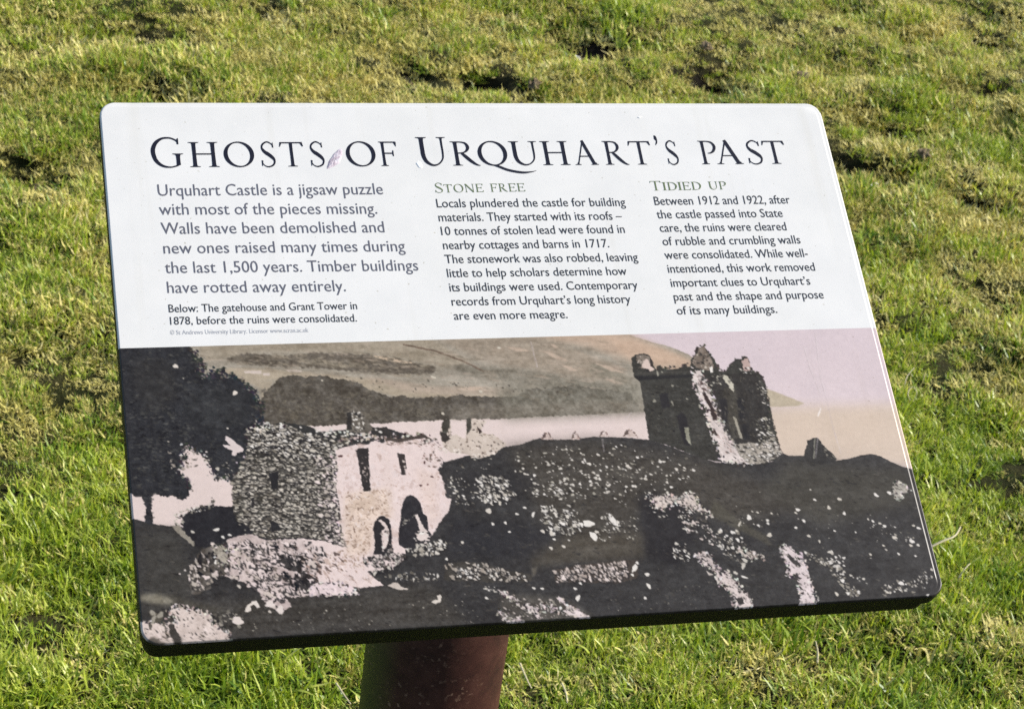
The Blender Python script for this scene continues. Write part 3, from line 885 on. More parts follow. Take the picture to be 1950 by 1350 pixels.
fill([(1369, 760), (1384, 758), (1386, 800), (1378, 806)], (46, 46, 49), 1.5, (), 1)
fill([(1255, 750), (1272, 748), (1276, 775), (1260, 778)], (46, 46, 49), 1.5, (), 1)
fill([(1289, 792), (1298, 785), (1308, 795), (1312, 830), (1314, 850), (1302, 845), (1294, 815)], (45, 45, 48), 1.5, (), 1)
fill([(1303, 814), (1311, 813), (1313, 830), (1316, 848), (1308, 838)], (150, 148, 132), 1.5, [('mid', 20)])
fill([(1396, 792), (1402, 796), (1413, 830), (1414, 836), (1409, 834), (1402, 812)], (164, 158, 144), 1, [('mid', 20)])
ribbon = [(1319, 705.5), (1336, 704), (1338, 714), (1342, 723), (1350, 736), (1356, 755), (1361, 768), (1363, 776), (1368, 790), (1375, 805), (1384.5, 825), (1396, 843), (1408, 861), (1425, 870), (1441, 878), (1421, 882), (1395, 880), (1375, 879), (1370, 865), (1367, 850),
          (1359.4, 831), (1350, 817), (1346, 800), (1344, 788), (1342, 773), (1336, 760), (1328.6, 750), (1324, 738), (1321, 726)]
rocky(ribbon, (218, 205, 200), 110)
fill([(1337, 747), (1342, 748), (1348, 755), (1353, 766), (1361, 779), (1366, 793), (1366, 800), (1358, 800), (1353, 787), (1351, 775), (1343, 762)], (60, 50, 50), 1.4)
fill([(1331, 724), (1336, 724), (1341, 732), (1336, 733)], (90, 76, 74), .8)
fill([(1335, 738), (1342, 737), (1346, 743), (1339, 743)], (100, 84, 82), .8)
scatter([(1325, 715), (1338, 715), (1350, 745), (1336, 745)], 16, 1.5, 3.5, [(110, 92, 90), (226, 214, 208)], (.3, 1.2), (.3, .6))
scatter([(1362, 815), (1380, 830), (1400, 858), (1380, 870), (1368, 845)], 40, 1.5, 4, [(170, 146, 140), (230, 214, 210), (190, 170, 162)], (.5, 1.3), (.2, .5))
fill([(1358, 815), (1363, 820), (1366, 830), (1361, 828)], (70, 62, 60), 1)
foot = [(1398, 848), (1425, 842), (1445, 846), (1465, 836), (1472, 820), (1478, 840), (1488, 860), (1474, 874), (1455, 882), (1425, 884), (1405, 862)]
fill(foot, (164, 156, 145), 2, [('mid', 36), ('grain', 18)])
scatter(foot, 130, 2, 6, [WHITE, (220, 210, 200), (70, 67, 63), (186, 178, 166)], (0, 1), (.35, .7), .4)
scatter([(1438, 800), (1460, 795), (1476, 838), (1445, 840), (1440, 820)], 60, 2, 6, [(190, 184, 168), (150, 146, 132), (80, 78, 72), WHITE], (0, 1.2), (.35, .7), .4)
scatter([(1448, 735), (1458, 735), (1468, 790), (1472, 815), (1458, 800), (1452, 760)], 34, 1.5, 4.5, [WHITE, PALE, DARK], (0, 1), (.4, .8), .3)
scatter([(1438, 712), (1455, 725), (1455, 745), (1435, 740)], 14, 1.5, 4, [(150, 146, 132), DARK, (190, 184, 170)], (0, 1))
fill([(1378, 713), (1386, 716), (1392, 726), (1398, 732), (1396, 748), (1391, 740), (1386, 732), (1378, 722)], (196, 190, 174), 2, [('mid', 20)])
scatter([(1352, 712), (1378, 712), (1392, 730), (1376, 730), (1355, 745)], 22, 1.5, 4, [(196, 190, 174), (120, 116, 106), DARK], (0, 1))
fill([(1317, 690), (1322, 678), (1328, 674), (1330, 662), (1340, 659), (1349, 674), (1357, 688), (1360, 700), (1350, 706), (1340, 704), (1326, 700)], (128, 116, 106), 1.5, [('mid', 26)])
fringe([(1247, 702), (1300, 697), (1316, 690), (1327, 662), (1340, 658), (1352, 674), (1362, 690), (1370, 705), (1384, 705), (1400, 686), (1420, 680), (1430, 704), (1450, 714), (1458, 735), (1464, 775), (1474, 815), (1486, 858)], 110, 1.2, 3.4, [(60, 57, 54), (84, 78, 72), (52, 50, 49)], 2)
fringe([(1321, 720), (1330, 752), (1343, 775), (1350, 817), (1367, 850)], 60, 1.5, 4, [(226, 214, 208), (60, 56, 55)], 3)
fringe([(1338, 714), (1350, 738), (1361, 770), (1375, 806), (1396, 845)], 70, 1.5, 4, [(206, 194, 186), (60, 56, 55), (150, 142, 132)], 4)
scatter([(1345, 720), (1450, 715), (1470, 835), (1390, 835), (1360, 770)], 260, 1.5, 5.5, [(80, 77, 71), (96, 92, 84), (46, 46, 47), (66, 64, 61)], (.9, 1.7), (.25, .6), 0, .4, 2, .8)
scatter([(1318, 690), (1330, 672), (1345, 672), (1358, 695), (1340, 704)], 36, 2, 5, [(160, 148, 136), (66, 62, 60), (60, 58, 56), (198, 188, 174), (90, 84, 78)], (0, 3), (.4, .8))
fill([(1351, 700), (1356, 696), (1358, 708), (1353, 710)], WHITE, .8)
fill([(1325, 662), (1330, 661), (1329, 668), (1325, 670)], (56, 50, 50), .8)
fill([(1412, 686), (1424, 682), (1428, 692), (1428, 706), (1416, 706)], (196, 172, 164), 1.5, [('mid', 24)])
scatter([(1408, 700), (1430, 698), (1430, 712), (1410, 712)], 14, 1.5, 4, [WHITE, PALE, DARK], (0, 1))
fill([(1212, 677), (1228, 675), (1238, 680), (1240, 692), (1246, 704), (1238, 708), (1234, 702), (1222, 702), (1216, 700), (1222, 696), (1212, 686)], (128, 118, 108), 1.5, [('mid', 26)])
fill([(1224, 688), (1232, 683), (1240, 696), (1247, 703), (1238, 707), (1230, 702), (1222, 700)], (216, 196, 186), 1.2)
fill([(1236, 680), (1242, 688), (1243, 700), (1238, 696)], (60, 54, 54), 1)
fill([(1229, 701), (1236, 703), (1236, 710), (1231, 708)], (50, 50, 50), .6)
scatter([(1211, 680), (1228, 677), (1226, 690), (1213, 692)], 12, 1.5, 3.5, [(150, 140, 130), (64, 60, 58), (190, 178, 168)], (0, 3))
dots([(1252, 711, 2, 5, 0), (1260, 708, 2), (1280, 734, 3), (1246, 763, 3, 3), (1280, 767, 1.6, 5, -15), (1332, 773, 1.8, 4, 0), (1308, 759, 2.5, 1)], ((150, 146, 134), (176, 172, 158)))
# small ruin at the right
fill([(1531, 868), (1533, 855), (1538, 846), (1537, 838), (1545, 836), (1551, 833), (1558, 834), (1565, 844), (1575, 855), (1586, 864), (1594, 874), (1588, 880), (1560, 884), (1534, 878)], (56, 56, 56), 1.2, [('grain', 8)])
scatter([(1562, 842), (1592, 868), (1590, 876), (1574, 868)], 16, 1.5, 3.5, [(130, 126, 116), (160, 155, 142)], (.4, 1), (.3, .5))
fill([(1551, 834), (1553, 834), (1551, 873), (1548, 873)], (130, 128, 118), .6)
# scattered stones over the mounds
W3 = [WHITE, (222, 215, 205), PALE, (176, 170, 158), (124, 119, 110)]
scatter([(960, 860), (1130, 842), (1230, 842), (1330, 880), (1300, 940), (1170, 950), (1040, 960), (980, 930)], 220, 1.3, 4.6, W3, (-.1, .9), (.45, .9), 0, .25)
scatter([(1030, 880), (1150, 870), (1180, 950), (1060, 965)], 42, 2, 5.5, W3[:3], (0, .9), (.45, .8))
scatter([(850, 870), (950, 870), (900, 960), (852, 960)], 26, 1.2, 3.2, W3[2:], (0, 1))
cl1 = [(907, 912), (930, 902), (945, 902), (958, 912), (972, 915), (975, 930), (985, 945), (968, 958), (940, 962), (918, 956), (905, 938)]
scatter(cl1, 150, 2.4, 7, [WHITE, (212, 204, 192), PALE, (90, 86, 80)], (.2, 1.3), (.35, .7), .5, .4)
scatter([(848, 905), (905, 915), (905, 960), (865, 965)], 44, 1.5, 4, W3, (0, 1.3))
scatter([(1012, 918), (1060, 910), (1082, 930), (1076, 948), (1040, 950), (1015, 940)], 44, 2, 6, W3, (.2, 1.2), (.35, .7), .4)
cl2 = [(1028, 965), (1052, 962), (1060, 975), (1085, 962), (1105, 980), (1108, 1010), (1080, 1020), (1050, 1016), (1030, 1000)]
scatter(cl2, 110, 2.4, 7.5, W3[:4], (.3, 1.3), (.35, .7), .5, .4)
dots([(1120, 996, 10, 6, 20), (1130, 1020, 6, 8, -35), (1167, 990, 5, 13, -32), (1136, 1012, 4), (930, 972, 6, 4), (1033, 1011, 4), (1050, 1015, 4, 5, -30), (962, 995, 3), (938, 997, 3), (880, 1032, 3), (970, 1012, 2.6), (1049, 1043, 3.4),
      (1073, 1040, 3.6), (1055, 1026, 3), (999, 966, 3), (1015, 979, 2.2, 6), (984, 978, 3), (1195, 887, 4), (1288, 893, 3.4), (1270, 918, 3), (1205, 925, 3), (1192, 926, 3)], (WHITE, (214, 206, 196)))
scatter([(1140, 975), (1215, 985), (1210, 1025), (1140, 1030)], 60, 1.8, 4.6, W3, (.2, 1.2), (.4, .8), .3)
scatter([(1120, 900), (1250, 880), (1300, 960), (1200, 970), (1130, 960)], 60, 1.3, 4, W3, (.0, 1.2), (.5, .9))
# walls in the middle ground
fill([(846, 1075), (880, 1068), (925, 1074), (958, 1084), (1012, 1094), (1012, 1106), (930, 1108), (846, 1104)], (70, 67, 62), 2, [('mid', 14)], 1, .8)
scatter([(848, 1074), (880, 1070), (925, 1074), (955, 1084), (1010, 1094), (1012, 1104), (930, 1106), (850, 1102)], 120, 2.5, 7, [WHITE, (212, 202, 192), (176, 166, 156)], (.2, 1.6), (.45, .8), .7, .35)
fill([(1012, 1082), (1024, 1078), (1020, 1092), (1014, 1100)], (120, 114, 104), 1, (), 2, .8)
fill([(1054, 1086), (1100, 1076), (1170, 1068), (1216, 1066), (1214, 1100), (1180, 1110), (1100, 1108), (1058, 1112)], (74, 68, 64), 2)
scatter([(1054, 1088), (1100, 1078), (1170, 1070), (1196, 1068), (1196, 1098), (1180, 1106), (1100, 1106), (1060, 1108)], 190, 2.8, 7.5, [(226, 212, 206), (216, 202, 194), (186, 172, 164)], (.7, 1.2), (.4, .6), .6, .3)
dots([(1208, 1081, 4, 8), (1232, 1093, 4, 3), (1213, 1071, 3), (1204, 1094, 3), (1100, 1138, 4, 5), (1095, 1120, 3), (1016, 1119, 3), (1032, 1120, 3), (926, 1138, 3), (850, 1064, 3), (1235, 1115, 3, 5, -30), (1228, 1138, 3), (1083, 1028, 2), (1105, 1110, 3)], (WHITE,))
# broken patches by the lower edge
fill([(950, 1140), (990, 1132), (1040, 1136), (1080, 1140), (1130, 1172), (1120, 1180), (960, 1188)], (98, 93, 85), 4, [('mid', 26)], 7, .6)
for pl in ([(946, 1122), (952, 1123), (962, 1130), (978, 1136), (989, 1144), (985, 1146), (968, 1138), (956, 1132)], [(1000, 1150), (1014, 1153), (1028, 1165), (1030, 1176), (1022, 1180), (1016, 1168), (1004, 1160)],
           [(948, 1162), (960, 1166), (968, 1176), (960, 1178), (952, 1170)], [(1028, 1148), (1044, 1150), (1044, 1158), (1032, 1160)], [(1046, 1146), (1052, 1156), (1068, 1158), (1066, 1164), (1050, 1162)],
           [(1058, 1136), (1070, 1138), (1082, 1150), (1098, 1160), (1126, 1174), (1110, 1177), (1088, 1172), (1072, 1164), (1080, 1154)], [(964, 1182), (990, 1176), (1000, 1183), (972, 1186)]):
    rocky(pl, (220, 206, 204), 12, .25, 2.5, (1.2, 3))
scatter([(950, 1140), (1060, 1140), (1120, 1178), (965, 1184)], 90, 1.5, 5.5, [(150, 145, 134), (190, 180, 172), (214, 202, 196), (64, 62, 60)], (.2, 1.2), (.3, .7), .4)
scatter([(920, 1116), (946, 1118), (944, 1130), (924, 1128)], 12, 1.5, 4, [PALE, WHITE], (0, 1))
# broken mound and ribbons of masonry at the right
rocky([(1232, 945), (1262, 945), (1290, 948), (1308, 946), (1300, 938), (1312, 936), (1328, 950), (1334, 966), (1352, 975), (1356, 982), (1330, 972), (1310, 966), (1290, 957), (1272, 960), (1262, 970), (1240, 966), (1250, 956)], (214, 200, 192), 90)
cl3 = [(1284, 968), (1312, 965), (1340, 985), (1350, 1005), (1376, 1022), (1372, 1045), (1340, 1030), (1320, 1012), (1300, 1018), (1290, 1000)]
scatter(cl3, 110, 2, 6.5, [WHITE, PALE, (220, 206, 200), (84, 80, 76)], (.1, 1.1), (.4, .8), .6, .35)
scatter([(1240, 960), (1280, 962), (1270, 985), (1242, 982)], 14, 2, 6, [WHITE, PALE, DARK], (0, .5), (.35, .6))
scatter([(1370, 1008), (1405, 1012), (1430, 1050), (1420, 1075), (1380, 1060), (1370, 1040)], 80, 2, 6, [WHITE, PALE, GREY, (84, 80, 76)], (.1, 1.1), (.4, .8), .5)
scatter([(1278, 1030), (1310, 1034), (1312, 1068), (1284, 1068)], 26, 2, 6, [WHITE, PALE, GREY], (.2, 1.2), (.35, .6), .5)
rocky([(1326, 1056), (1340, 1050), (1352, 1056), (1358, 1068), (1370, 1082), (1362, 1088), (1350, 1080), (1340, 1076), (1334, 1066)], (214, 200, 196), 46)
fill([(1345, 1086), (1358, 1094), (1350, 1096)], (200, 190, 182), 1)
rocky([(1360, 1098), (1384, 1088), (1392, 1098), (1406, 1112), (1420, 1128), (1432, 1144), (1433, 1156), (1400, 1158), (1396, 1146), (1400, 1138), (1384, 1122), (1378, 1112), (1364, 1104)], (218, 204, 200), 80)
fill([(1400, 1140), (1412, 1136), (1418, 1148), (1408, 1152)], (60, 58, 58), 1.6)
fill([(1404, 1124), (1412, 1126), (1408, 1130)], (80, 76, 74), 1)
rocky([(1408, 1045), (1425, 1050), (1438, 1056), (1456, 1058), (1450, 1063), (1436, 1062), (1432, 1066), (1418, 1060), (1410, 1052)], (206, 194, 184), 26)
dots([(1418, 1066, 6, 3), (1415, 1078, 3, 5), (1400, 1090, 4), (1417, 1098, 6, 2)], (PALE, WHITE))
rocky([(1484, 1038), (1498, 1036), (1508, 1046), (1522, 1056), (1528, 1068), (1537, 1084), (1540, 1098), (1545, 1116), (1552, 1138), (1560, 1148), (1522, 1152), (1526, 1130), (1522, 1112), (1520, 1092), (1512, 1094), (1504, 1100), (1496, 1088), (1504, 1082), (1496, 1070), (1488, 1056)], (220, 206, 206), 80)
fill([(1500, 1052), (1512, 1062), (1526, 1076), (1522, 1080), (1508, 1070), (1498, 1058)], (66, 64, 64), 1.4)
scatter([(1486, 1040), (1510, 1040), (1520, 1080), (1496, 1080)], 18, 2, 4.5, [(150, 140, 134), DARK, WHITE], (.2, 1.3), (.3, .6))
scatter([(1530, 1050), (1575, 1062), (1606, 1082), (1612, 1100), (1640, 1130), (1622, 1140), (1600, 1110), (1570, 1078), (1540, 1064)], 100, 2, 6, [WHITE, PALE, (170, 164, 152), GREY], (.2, 1.1), (.4, .8), .4)
scatter([(1572, 1048), (1610, 1055), (1610, 1090), (1590, 1080)], 18, 1.8, 4.5, [WHITE, PALE], (.2, 1.3))
scatter([(1620, 1092), (1655, 1105), (1650, 1112), (1620, 1100)], 9, 2, 4, [WHITE, PALE], (.3, .8))
scatter([(1674, 1112), (1720, 1104), (1745, 1108), (1740, 1130), (1680, 1134)], 34, 2, 5, [WHITE, PALE, GREY], (.2, 1.3))
scatter([(1735, 1100), (1762, 1088), (1775, 1098), (1760, 1120), (1740, 1118)], 26, 1.8, 4.5, [WHITE, PALE, GREY], (.6, 1.4), (.35, .7))
rocky([(1700, 926), (1712, 916), (1722, 925), (1735, 932), (1730, 938), (1722, 936), (1718, 946), (1706, 950), (1702, 940)], (176, 170, 160), 30)
dots([(1693, 938, 4), (1668, 942, 5, 3, 40), (1713, 918, 4, 3, 40), (1578, 966, 3, 4, -30), (1598, 950, 4), (1607, 977, 3, 3), (1551, 951, 3, 2, 40), (1543, 932, 2), (1519, 970, 4), (1515, 976, 3), (1530, 991, 2.4, 4, -30), (1515, 1004, 3), (1465, 1018, 4.5, 4),
      (1461, 990, 3), (1462, 996, 3), (1444, 1000, 3), (1442, 975, 2.5), (1469, 977, 2.5), (1432, 973, 2), (1426, 985, 4, 5), (1408, 997, 2, 5), (1395, 1013, 5, 3), (1402, 1010, 3), (1370, 1012, 4), (1662, 992, 3), (1675, 996, 3), (1684, 1001, 3.4), (1739, 1000, 3, 2, 20),
      (1749, 1005, 4, 2.4, 20), (1703, 1023, 5, 3, 20), (1736, 1030, 5, 3.4), (1734, 1038, 4, 2), (1748, 1037, 3), (1682, 1038, 2.6), (1687, 1046, 2.2), (1711, 1054, 2.8), (1743, 1058, 2.6), (1657, 1055, 2.6), (1629, 1013, 2), (1589, 1010, 2.4), (1560, 1030, 3, 2, 60),
      (1540, 1020, 4, 2, 30), (1593, 1130, 3, 4, -40), (1716, 1110, 5), (1690, 1127, 3), (1753, 1133, 3), (1766, 1132, 2.6), (1680, 1138, 2.6), (1774, 1084, 3, 2)], (WHITE, (212, 204, 192)))
scatter([(1640, 985), (1720, 1000), (1750, 1040), (1660, 1010)], 16, 1.2, 3, W3, (0, 1))
scatter([(1700, 1015), (1750, 1022), (1750, 1040), (1705, 1030)], 14, 1.3, 3.4, W3[:4], (0, 1))
scatter([(1400, 960), (1480, 970), (1490, 1010), (1410, 1000)], 12, 1.2, 3, W3, (0, 1))
scatter([(1440, 930), (1720, 960), (1740, 1100), (1540, 1040)], 26, 1.0, 2.2, W3[2:], (0, 1))
# bright rock in the near left corner
fill([(262, 1135), (330, 1132), (380, 1150), (430, 1160), (420, 1164), (300, 1150), (266, 1142)], (84, 81, 74), 1, (), 4, .7)
fill([(268, 1132), (300, 1130), (332, 1142), (330, 1150), (290, 1148), (268, 1142)], (142, 136, 122), 1.5, [('mid', 14)], 4, .9)
rock = [(318, 1160), (330, 1154), (350, 1154), (360, 1160), (378, 1158), (398, 1172), (405, 1184), (420, 1196), (434, 1204), (438, 1216), (430, 1230), (260, 1240), (258, 1190), (272, 1184), (292, 1184), (330, 1186), (338, 1178), (326, 1170)]
rocky(rock, (216, 200, 192), 150)
scatter([(268, 1190), (330, 1188), (345, 1220), (300, 1230), (275, 1220)], 26, 3, 9, [(150, 142, 130), (198, 186, 174), (84, 80, 74)], (1.0, 1.9), (.3, .6))
scatter(rock, 30, 2, 7, [(120, 110, 100), (196, 178, 166), (230, 214, 208), (84, 78, 74)], (.6, 1.2), (.2, .5))
fill([(320, 1190), (330, 1188), (345, 1215), (350, 1228), (332, 1226), (324, 1208)], (70, 67, 64), 2)
fill([(284, 1168), (294, 1164), (304, 1168), (310, 1176), (306, 1186), (294, 1184), (290, 1176)], (90, 86, 78), 2)
dots([(290, 1166, 5, 4), (305, 1170, 4, 6), (292, 1178, 3, 8)], ((160, 154, 142),))
fill([(266, 1228), (290, 1212), (310, 1222), (320, 1232), (280, 1236)], (92, 86, 80), 2, (), 2)
scatter([(400, 1168), (436, 1160), (466, 1180), (460, 1196), (420, 1190), (408, 1180)], 34, 2, 6, [(150, 145, 134), (176, 168, 156), DARK, (110, 106, 98)], (.3, 1.1), (.4, .7), .4)
fill([(466, 1164), (470, 1154), (480, 1144), (488, 1143), (495, 1156), (490, 1158), (483, 1150), (476, 1154), (478, 1162), (472, 1165)], (226, 216, 208), 1.2)
dots([(513, 1164, 3), (455, 1116, 4, 2.5), (467, 1206, 11, 7, 0), (452, 1181, 10, 6, 20), (533, 1160, 6, 7), (514, 1150, 9, 5, 10), (342, 1092, 2), (352, 1085, 2)], ((226, 214, 208), (206, 196, 186)))
scatter([(470, 1170), (900, 1130), (930, 1190), (480, 1215)], 80, .9, 2.4, [(120, 116, 108), (150, 145, 134), (190, 182, 170)], (0, 1))
scatter([(1120, 1140), (1300, 1110), (1360, 1160), (1140, 1178)], 26, 1, 2.6, [(120, 116, 108), (150, 145, 134)], (0, 1))
scatter([(1230, 1070), (1400, 1100), (1390, 1150), (1240, 1150)], 16, 1, 2.6, [(120, 116, 108), (100, 97, 90)], (0, 1))
for a_, b_ in (((1551, 633), (1561, 720)), ((1561, 720), (1573, 762)), ((1573, 762), (1587, 820)), ((1587, 820), (1600, 864)), ((1529, 660), (1542, 704)), ((1542, 704), (1560, 747)), ((1188, 800), (1202, 784)),
               ((1556, 832), (1552, 872)), ((1146, 835), (1149, 860)), ((1010, 650), (1022, 700))):
    fill([a_, b_, (b_[0] + 1.1, b_[1]), (a_[0] + 1.1, a_[1])], (190, 178, 180), .3, (), 0, .55)
    fill([(a_[0] + 1.6, a_[1]), (b_[0] + 1.6, b_[1]), (b_[0] + 2.6, b_[1]), (a_[0] + 2.6, a_[1])], (236, 226, 226), .3, (), 0, .35)
fill([(1556, 792), (1562, 777), (1564, 778), (1559, 793)], (238, 228, 222), .5)
# the tonal texture of an old print: silver grain and mottling strongest in the mid-tones
lum = img.mean(2, keepdims=True) / 255
fine = (fbm(PH, PW, 130, 310, 40, 3, .7) * 2 - 1)[..., None]
mott = (fbm(PH, PW, 55, 130, 44, 4, .7) * 2 - 1)[..., None]
band = np.clip(1 - np.abs(lum - 0.42) / 0.36, 0.10, 1)
img = img * (1 + 0.17 * fine * band) + 20 * mott * band + 2.5 * fine
img += (RNG.random((PH, PW, 1)) - 0.5) * 5
img = np.clip(img, 0, 255)


def sample(u, v):
    x = np.clip(u * PS, 1, PW - 2)
    y = np.clip(v * PS - PR0, 1, PH - 2)
    out = 0
    for ox in (-0.5, 0.5):
        for oy in (-0.5, 0.5):
            out = out + img[np.clip((y + oy).astype(int), 0, PH - 1), np.clip((x + ox).astype(int), 0, PW - 1)]
    return out / 4


# ------------------------------------------------------------------ the board
BRAD, BD = 0.0125, 0.0016
HA, HB = W / 2, HH / 2


def halfwidth(y):
    t = np.clip(np.abs(y) - (HB - BRAD), 0, BRAD)
    return HA - BRAD + np.sqrt(np.maximum(BRAD ** 2 - t ** 2, 0))


def sstep(t):
    t = np.clip(t, 0, 1)
    return t * t * (3 - 2 * t)


def bevel(x, y):
    """the routed rim: a shallow step 4.5 mm in along the top and right, a rounded arris all round"""
    qx = np.abs(x) - (HA - BRAD)
    qy = np.abs(y) - (HB - BRAD)
    d = -(np.hypot(np.maximum(qx, 0), np.maximum(qy, 0)) + np.minimum(np.maximum(qx, qy), 0) - BRAD)
    S = np.maximum(sstep((x - HA + .03) / .015) * sstep((y + HB - .004) / .02), sstep((y - HB + .03) / .015) * sstep((x + HA - .004) / .02))
    step = 0.0005 * sstep((.0048 - d) / .0012)
    arris = np.clip((.0011 - d) / .0011, 0, 1) ** 1.5
    return -S * step - (BD - 0.0005 * S) * arris


def sheet_arrays(y_hi, y_lo, ncol, nrow):
    edge = np.array([0, .2, .4, .6, .85, 1.1, 1.5, 2.4, 3.4, 3.6, 3.9, 4.2, 4.5, 4.8, 5.1]) / 1000
    xs = np.concatenate([-HA + edge, np.linspace(-HA + .0056, HA - .0056, ncol), (HA - edge)[::-1]]) / HA
    ys = np.linspace(y_hi, y_lo, nrow)
    if y_hi >= HB - 1e-6:
        ys = np.concatenate([HB - edge, np.linspace(HB - .0056, y_lo, nrow)])
    if y_lo <= -HB + 1e-6:
        ys = np.concatenate([np.linspace(y_hi, -HB + .0056, nrow), (-HB + edge[::-1])])
    X = xs[None, :] * halfwidth(ys)[:, None]
    Y = np.repeat(ys[:, None], len(xs), 1)
    return X, Y, bevel(X, Y)


POST_X, POST_Y, POST_R = -0.0215, 0.040, 0.0598
panel = bpy.data.objects.new('information_panel', None)
COL.objects.link(panel)
panel.location = (POST_X, POST_Y, 0)
panel['label'] = 'tilted castle information board with title, three text columns and old ruin photograph, on brown post'
panel['category'] = 'information panel'
BM = Matrix.Translation((0, 0, BOARD_H)) @ Matrix.Rotation(TILT, 4, 'X')
BL = Matrix.Translation((-POST_X, -POST_Y, 0)) @ BM


def to_board(o):
    o.matrix_local = BL
    return o


# laminate face: white ground of the print
m_white, nt, bs = mat('white_laminate')


def laminate(nt, bs, base):
    tcn = node(nt, 'ShaderNodeTexCoord')
    nz = node(nt, 'ShaderNodeTexNoise', Scale=26.0, Detail=7.0, Roughness=0.65)
    nt.links.new(tcn.outputs['Object'], nz.inputs['Vector'])
    rr = node(nt, 'ShaderNodeMapRange')
    nt.links.new(nz.outputs[0], rr.inputs[0])
    rr.inputs[3].default_value = 0.26
    rr.inputs[4].default_value = 0.40
    nt.links.new(rr.outputs[0], bs.inputs['Roughness'])
    bs.inputs['Specular IOR Level'].default_value = 0.32
    # hairline scratches
    mp = node(nt, 'ShaderNodeMapping')
    mp.inputs['Rotation'].default_value = (0, 0, 0.35)
    mp.inputs['Scale'].default_value = (220, 6, 1)
    nt.links.new(tcn.outputs['Object'], mp.inputs['Vector'])
    ns = node(nt, 'ShaderNodeTexNoise', Scale=1.0, Detail=3.0)
    nt.links.new(mp.outputs[0], ns.inputs['Vector'])
    sr = ramp(nt, ns.outputs[0], [(0.70, (0, 0, 0)), (0.80, (1, 1, 1))])
    b1 = node(nt, 'ShaderNodeBump', Strength=0.06, Distance=0.0002)
    nt.links.new(sr, b1.inputs['Height'])
    nf = node(nt, 'ShaderNodeTexNoise', Scale=60.0, Detail=3.0)
    nt.links.new(tcn.outputs['Object'], nf.inputs['Vector'])
    b2 = node(nt, 'ShaderNodeBump', Strength=0.05, Distance=0.0006)
    nt.links.new(nf.outputs[0], b2.inputs['Height'])
    nt.links.new(b1.outputs[0], b2.inputs['Normal'])
    nt.links.new(b2.outputs[0], bs.inputs['Normal'])
    if base is not None:
        c = mix(nt, 1.0, base, ramp(nt, nz.outputs[0], [(0.35, (0.945, 0.95, 0.955)), (0.65, (1, 1, 1))]), 'MULTIPLY')
        nb = node(nt, 'ShaderNodeTexNoise', Scale=5.0, Detail=4.0, Roughness=0.6)
        nt.links.new(tcn.outputs['Object'], nb.inputs['Vector'])
        c = mix(nt, 1.0, c, ramp(nt, nb.outputs[0], [(0.35, (0.955, 0.955, 0.945)), (0.65, (1, 1, 1))]), 'MULTIPLY')
        vs = node(nt, 'ShaderNodeTexNoise', Scale=330.0, Detail=1.0)
        nt.links.new(tcn.outputs['Object'], vs.inputs['Vector'])
        c = mix(nt, 1.0, c, ramp(nt, vs.outputs[0], [(0.20, (0.72, 0.70, 0.64)), (0.27, (1, 1, 1))]), 'MULTIPLY')
        sm = node(nt, 'ShaderNodeMapping')
        sm.inputs['Scale'].default_value = (70, 3.0, 1)
        nt.links.new(tcn.outputs['Object'], sm.inputs['Vector'])
        st = node(nt, 'ShaderNodeTexNoise', Scale=1.0, Detail=4.0)
        nt.links.new(sm.outputs[0], st.inputs['Vector'])
        c = mix(nt, 1.0, c, ramp(nt, st.outputs[0], [(0.30, (0.965, 0.96, 0.945)), (0.42, (1, 1, 1))]), 'MULTIPLY')
        nt.links.new(c, bs.inputs['Base Color'])


rgb = node(nt, 'ShaderNodeRGB')
rgb.outputs[0].default_value = (0.625, 0.612, 0.585, 1)
laminate(nt, bs, rgb.outputs[0])
m_print, nt, bs = mat('printed_laminate')
pa = node(nt, 'ShaderNodeAttribute', attribute_name='ink')
laminate(nt, bs, pa.outputs['Color'])

y_b = HB - V_TOP
X, Y, Z = sheet_arrays(HB, y_b, 70, 50)
to_board(grid_mesh('white_face', X, Y[::1], Z, m_white, panel)).data.flip_normals()
X, Y, Z = sheet_arrays(y_b, -HB, 900, 386)
pic = to_board(grid_mesh('printed_photograph', X, Y, Z, m_print, panel))
pic.data.flip_normals()
U = (X / np.maximum(halfwidth(Y), 1e-6)) * HA
cols = sample(X + HA, HB - Y)
VEIL = 0.010
lin = np.clip(s2l(cols) * np.array([0.72, 0.70, 0.67]) - np.array([0.005, 0.008, 0.011]), 0.004, 1)
ca_ = pic.data.color_attributes.new('ink', 'FLOAT_COLOR', 'POINT')
ca_.data.foreach_set('color', np.concatenate([lin.reshape(-1, 3), np.ones((lin.shape[0] * lin.shape[1], 1))], 1).astype(np.float32).ravel())
pic['label'] = 'sepia photograph of ruined gatehouse, round-cornered tower, tree and loch hillside'

m_black, nt, bs = mat('black_core')
nz = node(nt, 'ShaderNodeTexNoise', Scale=60.0, Detail=4.0)
nt.links.new(ramp(nt, nz.outputs[0], [(0.3, (0.004, 0.0037, 0.0032)), (0.7, (0.008, 0.0073, 0.0062))]), bs.inputs['Base Color'])
bs.inputs['Roughness'].default_value = 0.6
bs.inputs['Specular IOR Level'].default_value = 0.2


